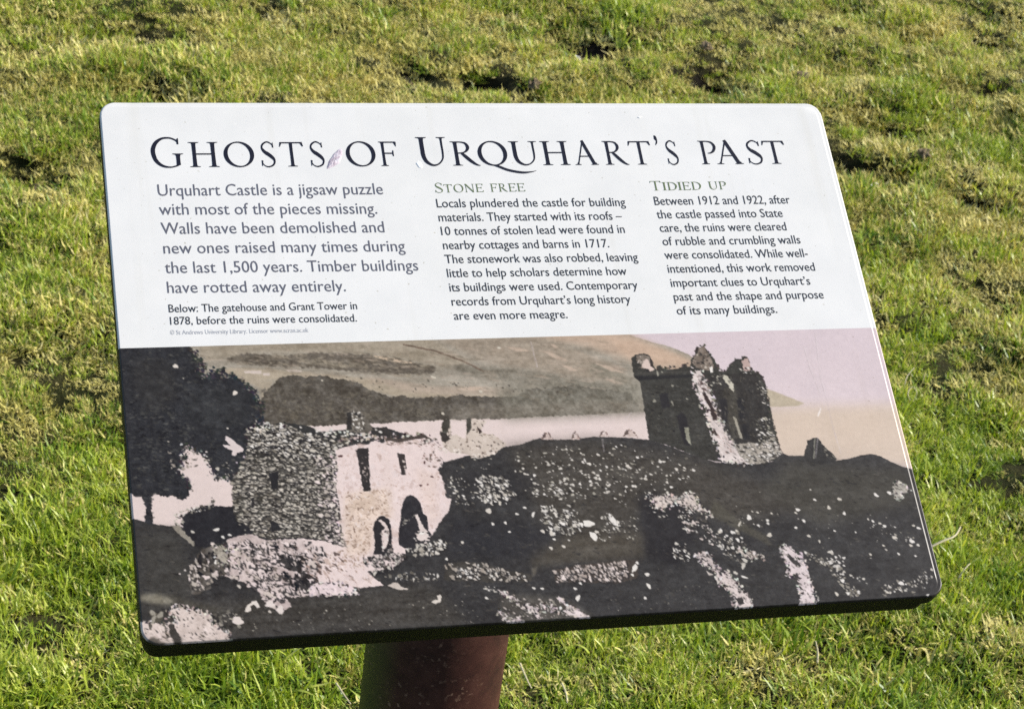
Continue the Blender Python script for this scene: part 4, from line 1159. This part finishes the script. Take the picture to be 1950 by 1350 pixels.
def slab(name, a, b, r, z1, z0, material, parent, cham=0.0008):
    ring = []
    for (sx, sy, a0) in ((1, 1, 0), (-1, 1, 90), (-1, -1, 180), (1, -1, 270)):
        for k in range(9):
            t = math.radians(a0 + k * 90 / 8)
            ring.append((sx * (a - r), sy * (b - r), math.cos(t), math.sin(t)))
    n = len(ring)
    V = []
    for (z, dr) in ((z1, -cham), (z1 - cham, 0), (z0 + cham, 0), (z0, -cham)):
        V += [(cx + c * (r + dr), cy + s * (r + dr), z) for (cx, cy, c, s) in ring]
    F = [tuple(range(n)), tuple(reversed(range(3 * n, 4 * n)))]
    for L in range(3):
        for k in range(n):
            F.append((L * n + (k + 1) % n, L * n + k, (L + 1) * n + k, (L + 1) * n + (k + 1) % n))
    return to_board(obj_from(name, V, F, material, parent))


slab('board_core', HA, HB, BRAD, -BD - 0.0001, -0.0140, m_black, panel, 0.0003)
slab('backing_plate', HA - 0.0032, HB - 0.0032, 0.011, -0.0142, -0.0330, m_black, panel)

# post
m_post, nt, bs = mat('brown_painted_post')
tcn = node(nt, 'ShaderNodeTexCoord')
n1 = node(nt, 'ShaderNodeTexNoise', Scale=38.0, Detail=8.0, Roughness=0.7)
nt.links.new(tcn.outputs['Object'], n1.inputs['Vector'])
n2 = node(nt, 'ShaderNodeTexNoise', Scale=190.0, Detail=4.0)
nt.links.new(tcn.outputs['Object'], n2.inputs['Vector'])
c1 = ramp(nt, n1.outputs[0], [(0.32, (0.020, 0.0055, 0.004)), (0.5, (0.040, 0.013, 0.009)), (0.68, (0.062, 0.024, 0.017))])
# green reflection of the lawn, painted into the side away from the sun
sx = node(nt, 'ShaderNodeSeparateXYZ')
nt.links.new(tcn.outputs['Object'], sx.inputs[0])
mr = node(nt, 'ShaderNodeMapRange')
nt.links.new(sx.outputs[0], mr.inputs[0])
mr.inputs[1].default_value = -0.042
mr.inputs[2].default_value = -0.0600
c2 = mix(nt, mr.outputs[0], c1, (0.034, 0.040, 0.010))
fl = ramp(nt, n2.outputs[0], [(0.58, (0, 0, 0)), (0.68, (1, 1, 1))])
nl = node(nt, 'ShaderNodeTexNoise', Scale=30.0, Detail=4.0)
nt.links.new(tcn.outputs['Object'], nl.inputs['Vector'])
fl2 = mix(nt, 1.0, fl, ramp(nt, nl.outputs[0], [(0.45, (0, 0, 0)), (0.62, (.8, .8, .8))]), 'MULTIPLY')
rb = node(nt, 'ShaderNodeRGBToBW')
nt.links.new(fl2, rb.inputs[0])
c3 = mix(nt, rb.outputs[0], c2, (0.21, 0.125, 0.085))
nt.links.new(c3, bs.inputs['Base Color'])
bs.inputs['Roughness'].default_value = 0.55
bs.inputs['Specular IOR Level'].default_value = 0.25
bmp = node(nt, 'ShaderNodeBump', Strength=0.25, Distance=0.0006)
nt.links.new(n2.outputs[0], bmp.inputs['Height'])
nt.links.new(bmp.outputs[0], bs.inputs['Normal'])
V, F = [], []
NS = 72
for k in range(NS):
    t = k / NS * math.tau
    x, y = POST_R * math.cos(t), POST_R * math.sin(t)
    wx, wy = x + POST_X, y + POST_Y
    ztop = BOARD_H + wy * math.tan(TILT) - 0.0332 / math.cos(TILT)
    V += [(x, y, -0.15), (x, y, ztop - 0.003), (x * .97, y * .97, ztop)]
for k in range(NS):
    j = (k + 1) % NS
    F.append((3 * k, 3 * j, 3 * j + 1, 3 * k + 1))
    F.append((3 * k + 1, 3 * j + 1, 3 * j + 2, 3 * k + 2))
F.append(tuple(3 * k + 2 for k in range(NS)))
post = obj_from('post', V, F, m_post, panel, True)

# ------------------------------------------------------------------ lettering


def ink(name, c):
    m, nt, bs = mat(name)
    rg = node(nt, 'ShaderNodeRGB')
    rg.outputs[0].default_value = (*[float(v) for v in c], 1)
    laminate(nt, bs, rg.outputs[0])
    return m


i_title = ink('ink_title', (0.010, 0.010, 0.018))
i_body = ink('ink_grey', (0.105, 0.105, 0.125))
i_text = ink('ink_dark', (0.040, 0.042, 0.046))
i_head = ink('ink_green', (0.115, 0.150, 0.065))
i_small = ink('ink_pale', (0.42, 0.42, 0.43))
ZT = 0.00016


def catmull(pts, n=10):
    out = []
    p = [pts[0]] + list(pts) + [pts[-1]]
    for i in range(1, len(p) - 2):
        for k in range(n):
            t = k / n
            q = []
            for d in range(3):
                a, b, c, e = p[i - 1][d], p[i][d], p[i + 1][d], p[i + 2][d]
                q.append(0.5 * (2 * b + (c - a) * t + (2 * a - 5 * b + 4 * c - e) * t * t + (3 * b - a - 3 * c + e) * t ** 3))
            out.append(tuple(q))
    out.append(tuple(pts[-1]))
    return out


class Glyph:
    def __init__(self):
        self.V, self.F, self.z = [], [], 0

    def strip(self, pts, curved=True):
        q = catmull(pts) if curved else pts
        b = len(self.V)
        for i, (x, y, w) in enumerate(q):
            x0, y0 = q[max(0, i - 1)][:2]
            x1, y1 = q[min(len(q) - 1, i + 1)][:2]
            L = math.hypot(x1 - x0, y1 - y0) + 1e-9
            nx, ny = -(y1 - y0) / L, (x1 - x0) / L
            w = max(w, 0.008)
            self.V += [(x + nx * w / 2, y + ny * w / 2, self.z), (x - nx * w / 2, y - ny * w / 2, self.z)]
            if i:
                k = b + 2 * i
                self.F.append((k - 2, k - 1, k + 1, k))
        self.z += 1

    def poly(self, pts):
        b = len(self.V)
        self.V += [(x, y, self.z) for x, y in pts]
        self.F.append(tuple(range(b, b + len(pts))))
        self.z += 1

    def serif(self, x, y, w, stem, up):
        """bracketed serif centred at x; up=+1 for a foot (stem rises), -1 for a head"""
        t = 0.022
        h = 0.075
        self.poly([(x - w / 2, y), (x + w / 2, y), (x + w / 2, y + up * t), (x + stem * .62, y + up * h * .55), (x + stem / 2, y + up * h * 1.3), (x - stem / 2, y + up * h * 1.3), (x - stem * .62, y + up * h * .55), (x - w / 2, y + up * t)])

    def stem(self, x, y0, y1, w, s0=True, s1=True, sw=None):
        m = (y0 + y1) / 2
        self.strip([(x, y0 + .01, w * 1.06), (x, y0 + .15 * (y1 - y0), w), (x, m, w * .94), (x, y1 - .15 * (y1 - y0), w), (x, y1 - .01, w * 1.06)], False)
        sw = sw or w + 0.24
        if s0:
            self.serif(x, y0, sw, w, 1)
        if s1:
            self.serif(x, y1, sw, w, -1)


def glyph(ch, S=0.135, T=0.052):
    g = Glyph()
    if ch == 'H':
        g.stem(.17, 0, 1, S)
        g.stem(.83, 0, 1, S)
        g.strip([(.17, .52, T), (.83, .52, T)], False)
        return g, 0, 1.0
    if ch in 'OQ':
        ro = []
        n = 48
        b = len(g.V)
        for k in range(n):
            t = k / n * math.tau
            g.V.append((.5 + .5 * math.cos(t), .5 + .52 * math.sin(t), 0))
            ci, si = .365 * math.cos(t), .468 * math.sin(t)
            a = 0.16
            g.V.append((.5 + ci * math.cos(a) - si * math.sin(a) * .8, .5 + ci * math.sin(a) * .8 + si * math.cos(a), 0))
        for k in range(n):
            j = (k + 1) % n
            g.F.append((b + 2 * k, b + 2 * j, b + 2 * j + 1, b + 2 * k + 1))
        g.z = 1
        if ch == 'Q':
            g.strip([(.42, .02, .03), (.62, -.04, .09), (.95, -.20, .10), (1.4, -.30, .09), (1.75, -.27, .04), (1.9, -.22, .01)])
        return g, 0, 1.0
    if ch == 'S':
        g.strip([(.86, .80, .03), (.74, .93, .05), (.48, 1.0, .06), (.20, .90, .09), (.13, .75, .12), (.28, .60, .15), (.55, .48, .165), (.80, .34, .15), (.87, .22, .12), (.76, .07, .08), (.46, -.005, .055), (.20, .05, .045), (.05, .20, .03)])
        g.poly([(.80, .78), (.89, .76), (.87, .98), (.82, .96)])
        g.poly([(.03, .02), (.08, .03), (.14, .24), (.03, .26)])
        return g, 0, .94
    if ch == 'T':
        g.stem(.5, 0, .98, S, True, False, .42)
        g.strip([(.03, .965, T), (.97, .965, T)], False)
        g.poly([(.0, .80), (.03, .80), (.11, .945), (.03, .985)])
        g.poly([(1.0, .80), (.89, .945), (.99, 1.0), (1.03, .83)])
        return g, 0, 1.02
    if ch in 'FE':
        w = .9
        g.stem(.17, 0, 1, S)
        g.strip([(.17, .975, T), (.80, .975, T)], False)
        g.poly([(.84, .78), (.72, .955), (.82, 1.0), (.86, .98)])
        g.strip([(.17, .52, T), (.66, .52, T)], False)
        g.poly([(.64, .40), (.68, .40), (.68, .64), (.64, .64), (.60, .52)])
        if ch == 'E':
            g.strip([(.17, .025, T), (.84, .025, T)], False)
            g.poly([(.90, .24), (.76, .045), (.80, .0), (.88, .02)])
        return g, 0, .9
    if ch == 'G':
        g.strip([(.88, .82, .03), (.80, .92, .055), (.62, .99, .055), (.38, .97, .075), (.18, .83, .115), (.075, .62, .135), (.075, .42, .135), (.15, .21, .12), (.33, .05, .085), (.58, .0, .05), (.80, .05, .05), (.88, .09, .04)])
        g.poly([(.84, .78), (.90, .77), (.90, .99), (.85, .96)])
        g.stem(.85, .06, .46, S * .95, False, True, .34)
        return g, 0, 1.02
    if ch == 'U':
        g.strip([(.17, .99, S), (.17, .60, S), (.18, .34, S), (.26, .14, .115), (.45, .02, .07), (.64, .06, .05), (.79, .22, .05), (.83, .42, .06), (.83, .70, .065), (.83, .99, .07)])
        g.serif(.17, 1, .36, S, -1)
        g.serif(.83, 1, .30, .07, -1)
        return g, 0, .98
    if ch in 'RP':
        g.stem(.17, 0, 1, S)
        if ch == 'P':
            g.strip([(.17, .97, T), (.42, .97, .05), (.62, .92, .08), (.73, .76, .13), (.66, .58, .11), (.50, .48, .06), (.36, .47, .03)])
            return g, 0, .80
        g.strip([(.17, .97, T), (.38, .97, .05), (.56, .92, .08), (.64, .77, .125), (.58, .62, .09), (.42, .53, .05), (.17, .51, T)])
        g.strip([(.36, .53, .09), (.52, .36, .13), (.72, .16, .12), (.90, .03, .07), (1.03, .0, .02)])
        return g, 0, 1.02
    if ch == 'A':
        g.strip([(.13, .01, T), (.47, 1.02, T)], False)
        g.strip([(.44, 1.03, S * .8), (.50, .86, S), (.83, .01, S * 1.05)], False)
        g.strip([(.24, .36, T * .9), (.68, .36, T * .9)], False)
        g.serif(.13, 0, .26, T, 1)
        g.serif(.84, 0, .32, S, 1)
        return g, 0, 1.0
    if ch == 'N':
        g.strip([(.14, .01, T), (.14, .98, T)], False)
        g.serif(.14, 0, .26, T, 1)
        g.strip([(.06, 1.0, S), (.16, .93, S), (.84, .03, S), (.88, -.03, .05)], False)
        g.strip([(.86, .0, T), (.86, .99, T)], False)
        g.serif(.86, 1, .26, T, -1)
        return g, 0, 1.0
    if ch == 'I':
        g.stem(.17, 0, 1, S)
        return g, 0, .34
    if ch == 'D':
        g.stem(.17, 0, 1, S)
        g.strip([(.17, .975, T), (.42, .97, .05), (.66, .88, .09), (.84, .66, .14), (.85, .40, .14), (.70, .13, .09), (.45, .03, .05), (.17, .025, T)])
        return g, 0, .93
    if ch == "'":
        g.strip([(.30, 1.16, .16), (.50, 1.10, .22), (.52, .96, .14), (.30, .82, .02)])
        return g, .12, .72


def letters(name, items, material, label=None):
    """items: (char, u_left, u_right, v_base, cap height) in board metres"""
    V, F = [], []
    for (ch, u0, u1, vb, cap) in items:
        g, a, b = glyph(ch)
        sx = (u1 - u0) / (b - a)
        base = len(V)
        for (x, y, z) in g.V:
            V.append((u0 + (x - a) * sx - HA, HB - vb + y * cap, ZT + z * 0.00001))
        F += [tuple(base + i for i in f) for f in g.F]
    o = to_board(obj_from(name, V, F, material, panel))
    # every face towards the reader
    me = o.data
    fl = [p.index for p in me.polygons if p.normal.z < 0]
    if fl:
        import bmesh
        bm = bmesh.new()
        bm.from_mesh(me)
        bm.faces.ensure_lookup_table()
        bmesh.ops.reverse_faces(bm, faces=[bm.faces[i] for i in fl])
        bm.to_mesh(me)
        bm.free()
    if label:
        o['label'] = label
    return o


# the title: (char, left, y there, right, y there, baseline y, top y)
TIT = [('G', 287.5, 290, 348.5, 290, 319, 262, 1), ('H', 358.5, 272, 418.0, 318, 318, 271.5, 0), ('O', 426, 295, 484, 295, 318, 271, 0), ('S', 495, 285, 525, 305, 317.7, 271, 0),
       ('T', 531, 275, 576, 275, 317.5, 271, 0), ('S', 588.5, 285, 618.3, 305, 317.5, 271, 0), ('O', 659, 295, 715.2, 295, 317, 270.5, 0), ('F', 720.5, 271, 755.4, 275, 317, 270.5, 0),
       ('U', 791, 264, 847.5, 266, 316.5, 263, 1), ('R', 857, 271, 915, 315, 315.8, 270, 0), ('Q', 910, 294, 966, 294, 315.5, 270, 0), ('U', 967.5, 270, 1021, 272, 315.3, 270, 0),
       ('H', 1027.5, 270, 1086.5, 315, 315, 270, 0), ('A', 1096.5, 315, 1141, 315, 315, 269, 0), ('R', 1146, 269, 1198.5, 314, 314.5, 269, 0), ('T', 1194.5, 273, 1236.5, 273, 314.3, 269, 0),
       ("'", 1242, 262, 1251.5, 262, 314, 269, 0), ('S', 1266, 280, 1292.4, 302, 313.7, 268.5, 0), ('P', 1328, 268, 1363, 282, 313, 268.5, 0), ('A', 1366.5, 313, 1417, 313, 313, 268, 0),
       ('S', 1421.5, 290, 1451, 295, 312.3, 268, 0), ('T', 1449, 272, 1491.5, 272, 311.8, 268, 0)]
vbs = np.array([plane((t[1] + t[3]) / 2, t[5])[1] for t in TIT])
caps_s = np.mean([plane((t[1] + t[3]) / 2, t[5])[1] - plane((t[1] + t[3]) / 2, t[6])[1] for t in TIT if not t[7]])
caps_b = np.mean([plane((t[1] + t[3]) / 2, t[5])[1] - plane((t[1] + t[3]) / 2, t[6])[1] for t in TIT if t[7]])
us = np.array([plane((t[1] + t[3]) / 2, t[5])[0] for t in TIT])
kk = np.polyfit(us, vbs, 1)
letters('title_lettering', [(t[0], plane(t[1], t[2])[0], plane(t[3], t[4])[0], kk[0] * us[i] + kk[1], caps_b if t[7] else caps_s) for i, t in enumerate(TIT)], i_title,
        'large dark serif capitals of the title')


def heading(text, x0, y0, x1, y1, cap_px):
    """small capitals heading, first letter taller"""
    adv = {'S': .62, 'T': .86, 'O': .98, 'N': .98, 'E': .78, 'F': .72, 'R': .88, 'I': .40, 'D': .94, 'U': .94, 'P': .74, ' ': .55}
    tot = sum(adv[c] * (1.25 if i == 0 else 1) for i, c in enumerate(text))
    u0, v0 = plane(x0, y0)
    u1, v1 = plane(x1, y1)
    _, vt = plane(x0, y0 - cap_px)
    cap = v0 - vt
    u, out = u0, []
    for i, c in enumerate(text):
        k = 1.25 if i == 0 else 1
        w = adv[c] * k / tot * (u1 - u0)
        if c != ' ':
            t = (u - u0) / (u1 - u0)
            out.append((c, u + w * .05, u + w * .93, v0 + (v1 - v0) * t, cap * (1.18 if i == 0 else 1)))
        u += w
    return letters('heading_lettering', out, i_head)


heading('STONE FREE', 828.7, 367.3, 1002, 364.8, 15.5)
heading('TIDIED UP', 1239, 363.3, 1386, 361.0, 15.3)

LINES = [("Urquhart Castle is a jigsaw puzzle", 301.3, 373.5, 730.3, 370.5, 22.3, 0), ("with most of the pieces missing.", 303.8, 409.5, 719, 407.5, 22.3, 0),
         ("Walls have been demolished and", 307.5, 446, 732.8, 442.8, 22.3, 0), ("new ones raised many times during", 312, 483.3, 772.5, 478.8, 22.3, 0),
         ("the last 1,500 years. Timber buildings", 315, 520.5, 797.4, 515.5, 22.3, 0), ("have rotted away entirely.", 319.3, 558.3, 659.2, 554.8, 22.3, 0),
         ("Below: The gatehouse and Grant Tower in", 321.8, 595, 680.7, 589, 15.2, 1), ("1878, before the ruins were consolidated.", 324.6, 618.6, 680, 612.5, 15.2, 1),
         ("© St Andrews University Library. Licensor www.scran.ac.uk", 324.6, 637.3, 588, 632.5, 8.5, 2),
         ("Locals plundered the castle for building", 832.3, 395.5, 1192, 392.7, 16.6, 1), ("materials. They started with its roofs –", 836.2, 422, 1185.3, 418.8, 16.6, 1),
         ("10 tonnes of stolen lead were found in", 841, 448.3, 1190.6, 444, 16.6, 1), ("nearby cottages and barns in 1717.", 844.7, 475, 1161, 471.3, 16.6, 1),
         ("The stonework was also robbed, leaving", 848.3, 501.7, 1215.8, 497.3, 16.6, 1), ("little to help scholars determine how", 852.5, 528.3, 1194.5, 523.8, 16.6, 1),
         ("its buildings were used. Contemporary", 856.8, 555.3, 1215.5, 550.3, 16.6, 1), ("records from Urquhart’s long history", 861, 582.3, 1202, 577, 16.6, 1),
         ("are even more meagre.", 865.3, 609.2, 1081.5, 606, 16.6, 1),
         ("Between 1912 and 1922, after", 1247.3, 391, 1505.7, 388, 16.4, 1), ("the castle passed into State", 1252, 416.4, 1491.5, 413.6, 16.4, 1), ("care, the ruins were cleared", 1257.6, 442, 1498.6, 439, 16.4, 1),
         ("of rubble and crumbling walls", 1263, 467.6, 1525.3, 464, 16.4, 1), ("were consolidated. While well-", 1266.8, 493.5, 1539.5, 489.6, 16.4, 1), ("intentioned, this work removed", 1272.9, 519.8, 1553, 515.8, 16.4, 1),
         ("important clues to Urquhart’s", 1278.6, 546.6, 1544, 542.3, 16.4, 1), ("past and the shape and purpose", 1284.3, 573, 1569.7, 568.5, 16.4, 1), ("of its many buildings.", 1290, 599.3, 1480.8, 596, 16.4, 1)]
MATS = (i_body, i_text, i_small)
for (txt, x0, y0, x1, y1, asc, mi) in LINES:
    cu = bpy.data.curves.new('text_line', 'FONT')
    cu.body = txt
    cu.size = 1.0
    cu.resolution_u = 3
    cu.offset = (0.0, 0.003, 0.0)[mi]
    tmp = bpy.data.objects.new('tmp', cu)
    me = bpy.data.meshes.new_from_object(tmp)
    bpy.data.objects.remove(tmp)
    n = len(me.vertices)
    co = np.empty(n * 3, np.float32)
    me.vertices.foreach_get('co', co)
    co = co.reshape(-1, 3)
    u0, v0 = plane(x0, y0)
    u1, v1 = plane(x1, y1)
    _, vt = plane(x0, y0 - asc)
    xmin, xmax = co[:, 0].min(), co[:, 0].max()
    ASC = 0.70
    sx = (u1 - u0) / (xmax - xmin)
    sy = (v0 - vt) / ASC
    t = (co[:, 0] - xmin) / (xmax - xmin)
    nc = np.stack([u0 + (co[:, 0] - xmin) * sx - HA, HB - (v0 + (v1 - v0) * t) + co[:, 1] * sy, np.full(n, ZT)], -1).astype(np.float32)
    me.vertices.foreach_set('co', nc.ravel())
    me.update()
    me.materials.clear()
    me.materials.append(MATS[mi])
    o = bpy.data.objects.new('text_line', me)
    COL.objects.link(o)
    o.parent = panel
    to_board(o)
    if len(me.polygons) and me.polygons[0].normal.z < 0:
        me.flip_normals()

# ------------------------------------------------------------------ small things


def board_world(px, py, z):
    u, v = plane(px, py)
    return BM @ Vector((u - HA, HB - v, z))


def loft(name, outline, peak, material, label, cat, bumps=0.3, seed=1):
    """a low domed scab following an outline in image pixels, mapped onto the board"""
    r = random.Random(seed)
    pts = [plane(*p) for p in outline]
    cu = sum(p[0] for p in pts) / len(pts)
    cv = sum(p[1] for p in pts) / len(pts)
    fine = []
    for i in range(len(pts)):
        a, b = pts[i], pts[(i + 1) % len(pts)]
        for k in range(4):
            t = k / 4
            fine.append((a[0] + (b[0] - a[0]) * t + r.uniform(-1, 1) * .0002, a[1] + (b[1] - a[1]) * t + r.uniform(-1, 1) * .0002))
    V, F = [], []
    rings = 7
    n = len(fine)
    for j in range(rings):
        s = 1 - j / (rings - 0.5)
        h = peak * math.sqrt(max(0, 1 - s ** 3))
        for (u, v) in fine:
            V.append(((u - cu) * s, -(v - cv) * s, 0.00002 + h * (1 + bumps * r.uniform(-1, 1))))
    V.append((0, 0, peak))
    for j in range(rings - 1):
        for k in range(n):
            F.append((j * n + k, (j + 1) * n + k, (j + 1) * n + (k + 1) % n, j * n + (k + 1) % n))
    for k in range(n):
        F.append(((rings - 1) * n + k, len(V) - 1, (rings - 1) * n + (k + 1) % n))
    o = obj_from(name, V, F, material, None, True)
    o.matrix_world = BM @ Matrix.Translation((cu - HA, HB - cv, 0))
    o['label'] = label
    o['category'] = cat
    return o


m_smear, nt, bs = mat('dried_smear')
nz = node(nt, 'ShaderNodeTexNoise', Scale=260.0, Detail=6.0, Roughness=0.7)
tcn = node(nt, 'ShaderNodeTexCoord')
nt.links.new(tcn.outputs['Object'], nz.inputs['Vector'])
nt.links.new(ramp(nt, nz.outputs[0], [(0.38, (0.30, 0.24, 0.28)), (0.5, (0.46, 0.40, 0.44)), (0.62, (0.60, 0.56, 0.58))]), bs.inputs['Base Color'])
bs.inputs['Roughness'].default_value = 0.6
loft('dried_smear', [(622, 322), (625, 309), (633, 297), (641, 288), (648, 283), (652, 287), (651, 298), (647, 310), (637, 317), (628, 321)], 0.0006, m_smear,
     'dried lilac smear stuck on the white board between the first two title words', 'smear', .35, 2)
m_drop, nt, bs = mat('white_paint_drop')
nz = node(nt, 'ShaderNodeTexNoise', Scale=200.0)
nt.links.new(ramp(nt, nz.outputs[0], [(0.3, (0.78, 0.77, 0.74)), (0.7, (0.86, 0.85, 0.82))]), bs.inputs['Base Color'])
bs.inputs['Roughness'].default_value = 0.35
loft('white_droplet', [(792, 311), (797, 307), (802, 311), (805, 318), (802, 321), (797, 320)], 0.0004, m_drop,
     'small raised white droplet at the foot of the tall U in the title', 'droplet', .1, 3)
loft('white_fleck', [(1213, 224), (1220, 222), (1223, 224), (1217, 226)], 0.0004, m_drop,
     'tiny white fleck on the blank upper margin of the board above the title', 'fleck', .1, 4)


def straw(name, pts, w, material, label, cat, zoff=0.0):
    """a bent dry stem through image pixels cast onto the ground: (x, y, height above the ground)"""
    path = []
    for (px, py, hgt) in pts:
        p = ground_at(px, py, hgt)
        path.append((float(p[0]), float(p[1]), float(p[2])))
    z0 = float(height(np.array([path[0][0]]), np.array([path[0][1]]))[0])
    q = catmull(path, 6)
    base = Vector((path[0][0], path[0][1], z0))
    V, F = [], []
    for i, p in enumerate(q):
        a = Vector(q[max(0, i - 1)])
        b = Vector(q[min(len(q) - 1, i + 1)])
        t = (b - a).normalized()
        s = t.cross(Vector((0, 0, 1)))
        if s.length < 1e-3:
            s = Vector((1, 0, 0))
        s.normalize()
        u = s.cross(t)
        ww = w * (1 - 0.55 * i / len(q)) / 2
        for k in range(5):
            an = k / 5 * math.tau
            V.append(tuple(Vector(p) - base + s * math.cos(an) * ww + u * math.sin(an) * ww * .6))
        if i:
            for k in range(5):
                F.append(((i - 1) * 5 + k, (i - 1) * 5 + (k + 1) % 5, i * 5 + (k + 1) % 5, i * 5 + k))
    F += [(4, 3, 2, 1, 0), tuple(len(V) - 5 + k for k in range(5))]
    o = obj_from(name, V, F, material, None, True)
    o.location = base
    o['label'] = label
    o['category'] = cat
    return o


m_straw, nt, bs = mat('bleached_straw')
nz = node(nt, 'ShaderNodeTexNoise', Scale=120.0)
nt.links.new(ramp(nt, nz.outputs[0], [(0.3, (0.34, 0.29, 0.16)), (0.7, (0.52, 0.46, 0.30))]), bs.inputs['Base Color'])
bs.inputs['Roughness'].default_value = 0.6
G_ = 'loose bleached stalks lying on the lawn'
STR = [([(1770, 1042, .03), (1795, 1030, .035), (1818, 1020, .036), (1829, 1003, .03)], .0042, 'bent bleached stalk poking out past the lower right side of the board'),
       ([(1556, 1262, .01), (1557, 1240, .02), (1553, 1220, .03)], .0034, 'short upright straw with orange foot below the board near its lower right corner'),
       ([(1733, 762, .012), (1729, 748, .02), (1738, 736, .024), (1746, 748, .022), (1740, 764, .012)], .0016, 'looped pale grass stalk right of the board beside the printed water'),
       ([(1722, 740, .01), (1727, 718, .02), (1741, 700, .024)], .0018, 'curved pale stalk right of the board above the looped stalk'),
       ([(1825, 1100, .02), (1838, 1082, .03), (1848, 1072, .03)], .0022, 'thin straight straw on the grass just below and right of the bent stalk'),
       ([(640, 1300, .02), (655, 1322, .03), (668, 1340, .03)], .0026, 'short straw in the grass close to the left side of the post'),
       ([(990, 1262, .02), (1002, 1290, .03), (1012, 1310, .03)], .0028, 'pale straw leaning in the grass just right of the post'),
       ([(1070, 1300, .02), (1078, 1320, .03), (1080, 1338, .03)], .0026, 'white straw near the bottom edge of the lawn right of the post'),
       ]
for p, w, lb in STR:
    o = straw('dry_stalk', p, w, m_straw, lb, 'dry stalk')
    o['group'] = G_


def lump(name, px, py, rx, ry, rz, material, label, cat, seed, group=None):
    c = ground_at(px, py)
    z = float(height(np.array([c[0]]), np.array([c[1]]))[0])
    r = random.Random(seed)
    import bmesh
    bm = bmesh.new()
    bmesh.ops.create_icosphere(bm, subdivisions=3, radius=1)
    from mathutils import noise
    for v in bm.verts:
        n = noise.noise(v.co * 1.7 + Vector((seed, 0, 0))) * .7 + noise.noise(v.co * 4.5 + Vector((0, seed, 0))) * .5
        v.co *= 1 + n
        v.co.x *= rx
        v.co.y *= ry
        v.co.z = max(v.co.z, -0.6) * rz + rz * .45
    me = bpy.data.meshes.new(name)
    bm.to_mesh(me)
    bm.free()
    me.materials.append(material)
    me.polygons.foreach_set('use_smooth', [rz > 0.02] * len(me.polygons))
    o = bpy.data.objects.new(name, me)
    COL.objects.link(o)
    o.location = (c[0], c[1], z + .003)
    o.rotation_euler = (0, 0, r.uniform(0, 3))
    o['label'] = label
    o['category'] = cat
    if group:
        o['group'] = group
    return o


m_clod, nt, bs = mat('dry_earth')
nz = node(nt, 'ShaderNodeTexNoise', Scale=140.0, Detail=6.0, Roughness=0.75)
tcn = node(nt, 'ShaderNodeTexCoord')
nt.links.new(tcn.outputs['Object'], nz.inputs['Vector'])
nt.links.new(ramp(nt, nz.outputs[0], [(0.3, (0.05, 0.035, 0.018)), (0.5, (0.16, 0.115, 0.06)), (0.7, (0.36, 0.28, 0.16))]), bs.inputs['Base Color'])
bs.inputs['Roughness'].default_value = 0.95
bmp = node(nt, 'ShaderNodeBump', Strength=1.0, Distance=0.006)
nt.links.new(nz.outputs[0], bmp.inputs['Height'])
nt.links.new(bmp.outputs[0], bs.inputs['Normal'])
CL = [(775, 122, .022, 'brown clod of earth beside a dark hollow above the title word with the tall G'), (1018, 148, .020, 'pinkish dry clod above the top edge of the board near its middle'),
      (1345, 86, .018, 'pale clod of dead turf in the upper lawn above the end of the title'), (1528, 146, .022, 'pale flat clod just above the upper right corner of the board'),
      (1046, 52, .014, 'small pale clod near the top edge of the picture, middle'), (72, 325, .016, 'brown clod in the lawn left of the title'), (1760, 300, .018, 'reddish brown clod in the lawn right of the title')]
for k, (px, py, r_, lb) in enumerate(CL):
    lump('earth_clod', px, py, r_ * .85, r_ * .55, r_ * .38, m_clod, lb, 'clod of earth', 10 + k, 'clods of dry earth on the lawn')
m_peb, nt, bs = mat('white_pebble')
nz = node(nt, 'ShaderNodeTexNoise', Scale=90.0, Detail=4.0)
nt.links.new(ramp(nt, nz.outputs[0], [(0.3, (0.5, 0.5, 0.46)), (0.7, (0.75, 0.74, 0.7))]), bs.inputs['Base Color'])
bs.inputs['Roughness'].default_value = 0.6
lump('white_pebble', 1667, 347, .009, .006, .006, m_peb, 'small white pebble below the dark hollow right of the title', 'pebble', 31)
lump('white_pebble', 1104, 78, .006, .005, .005, m_peb, 'tiny white pebble in the upper lawn above the middle of the board', 'pebble', 32)
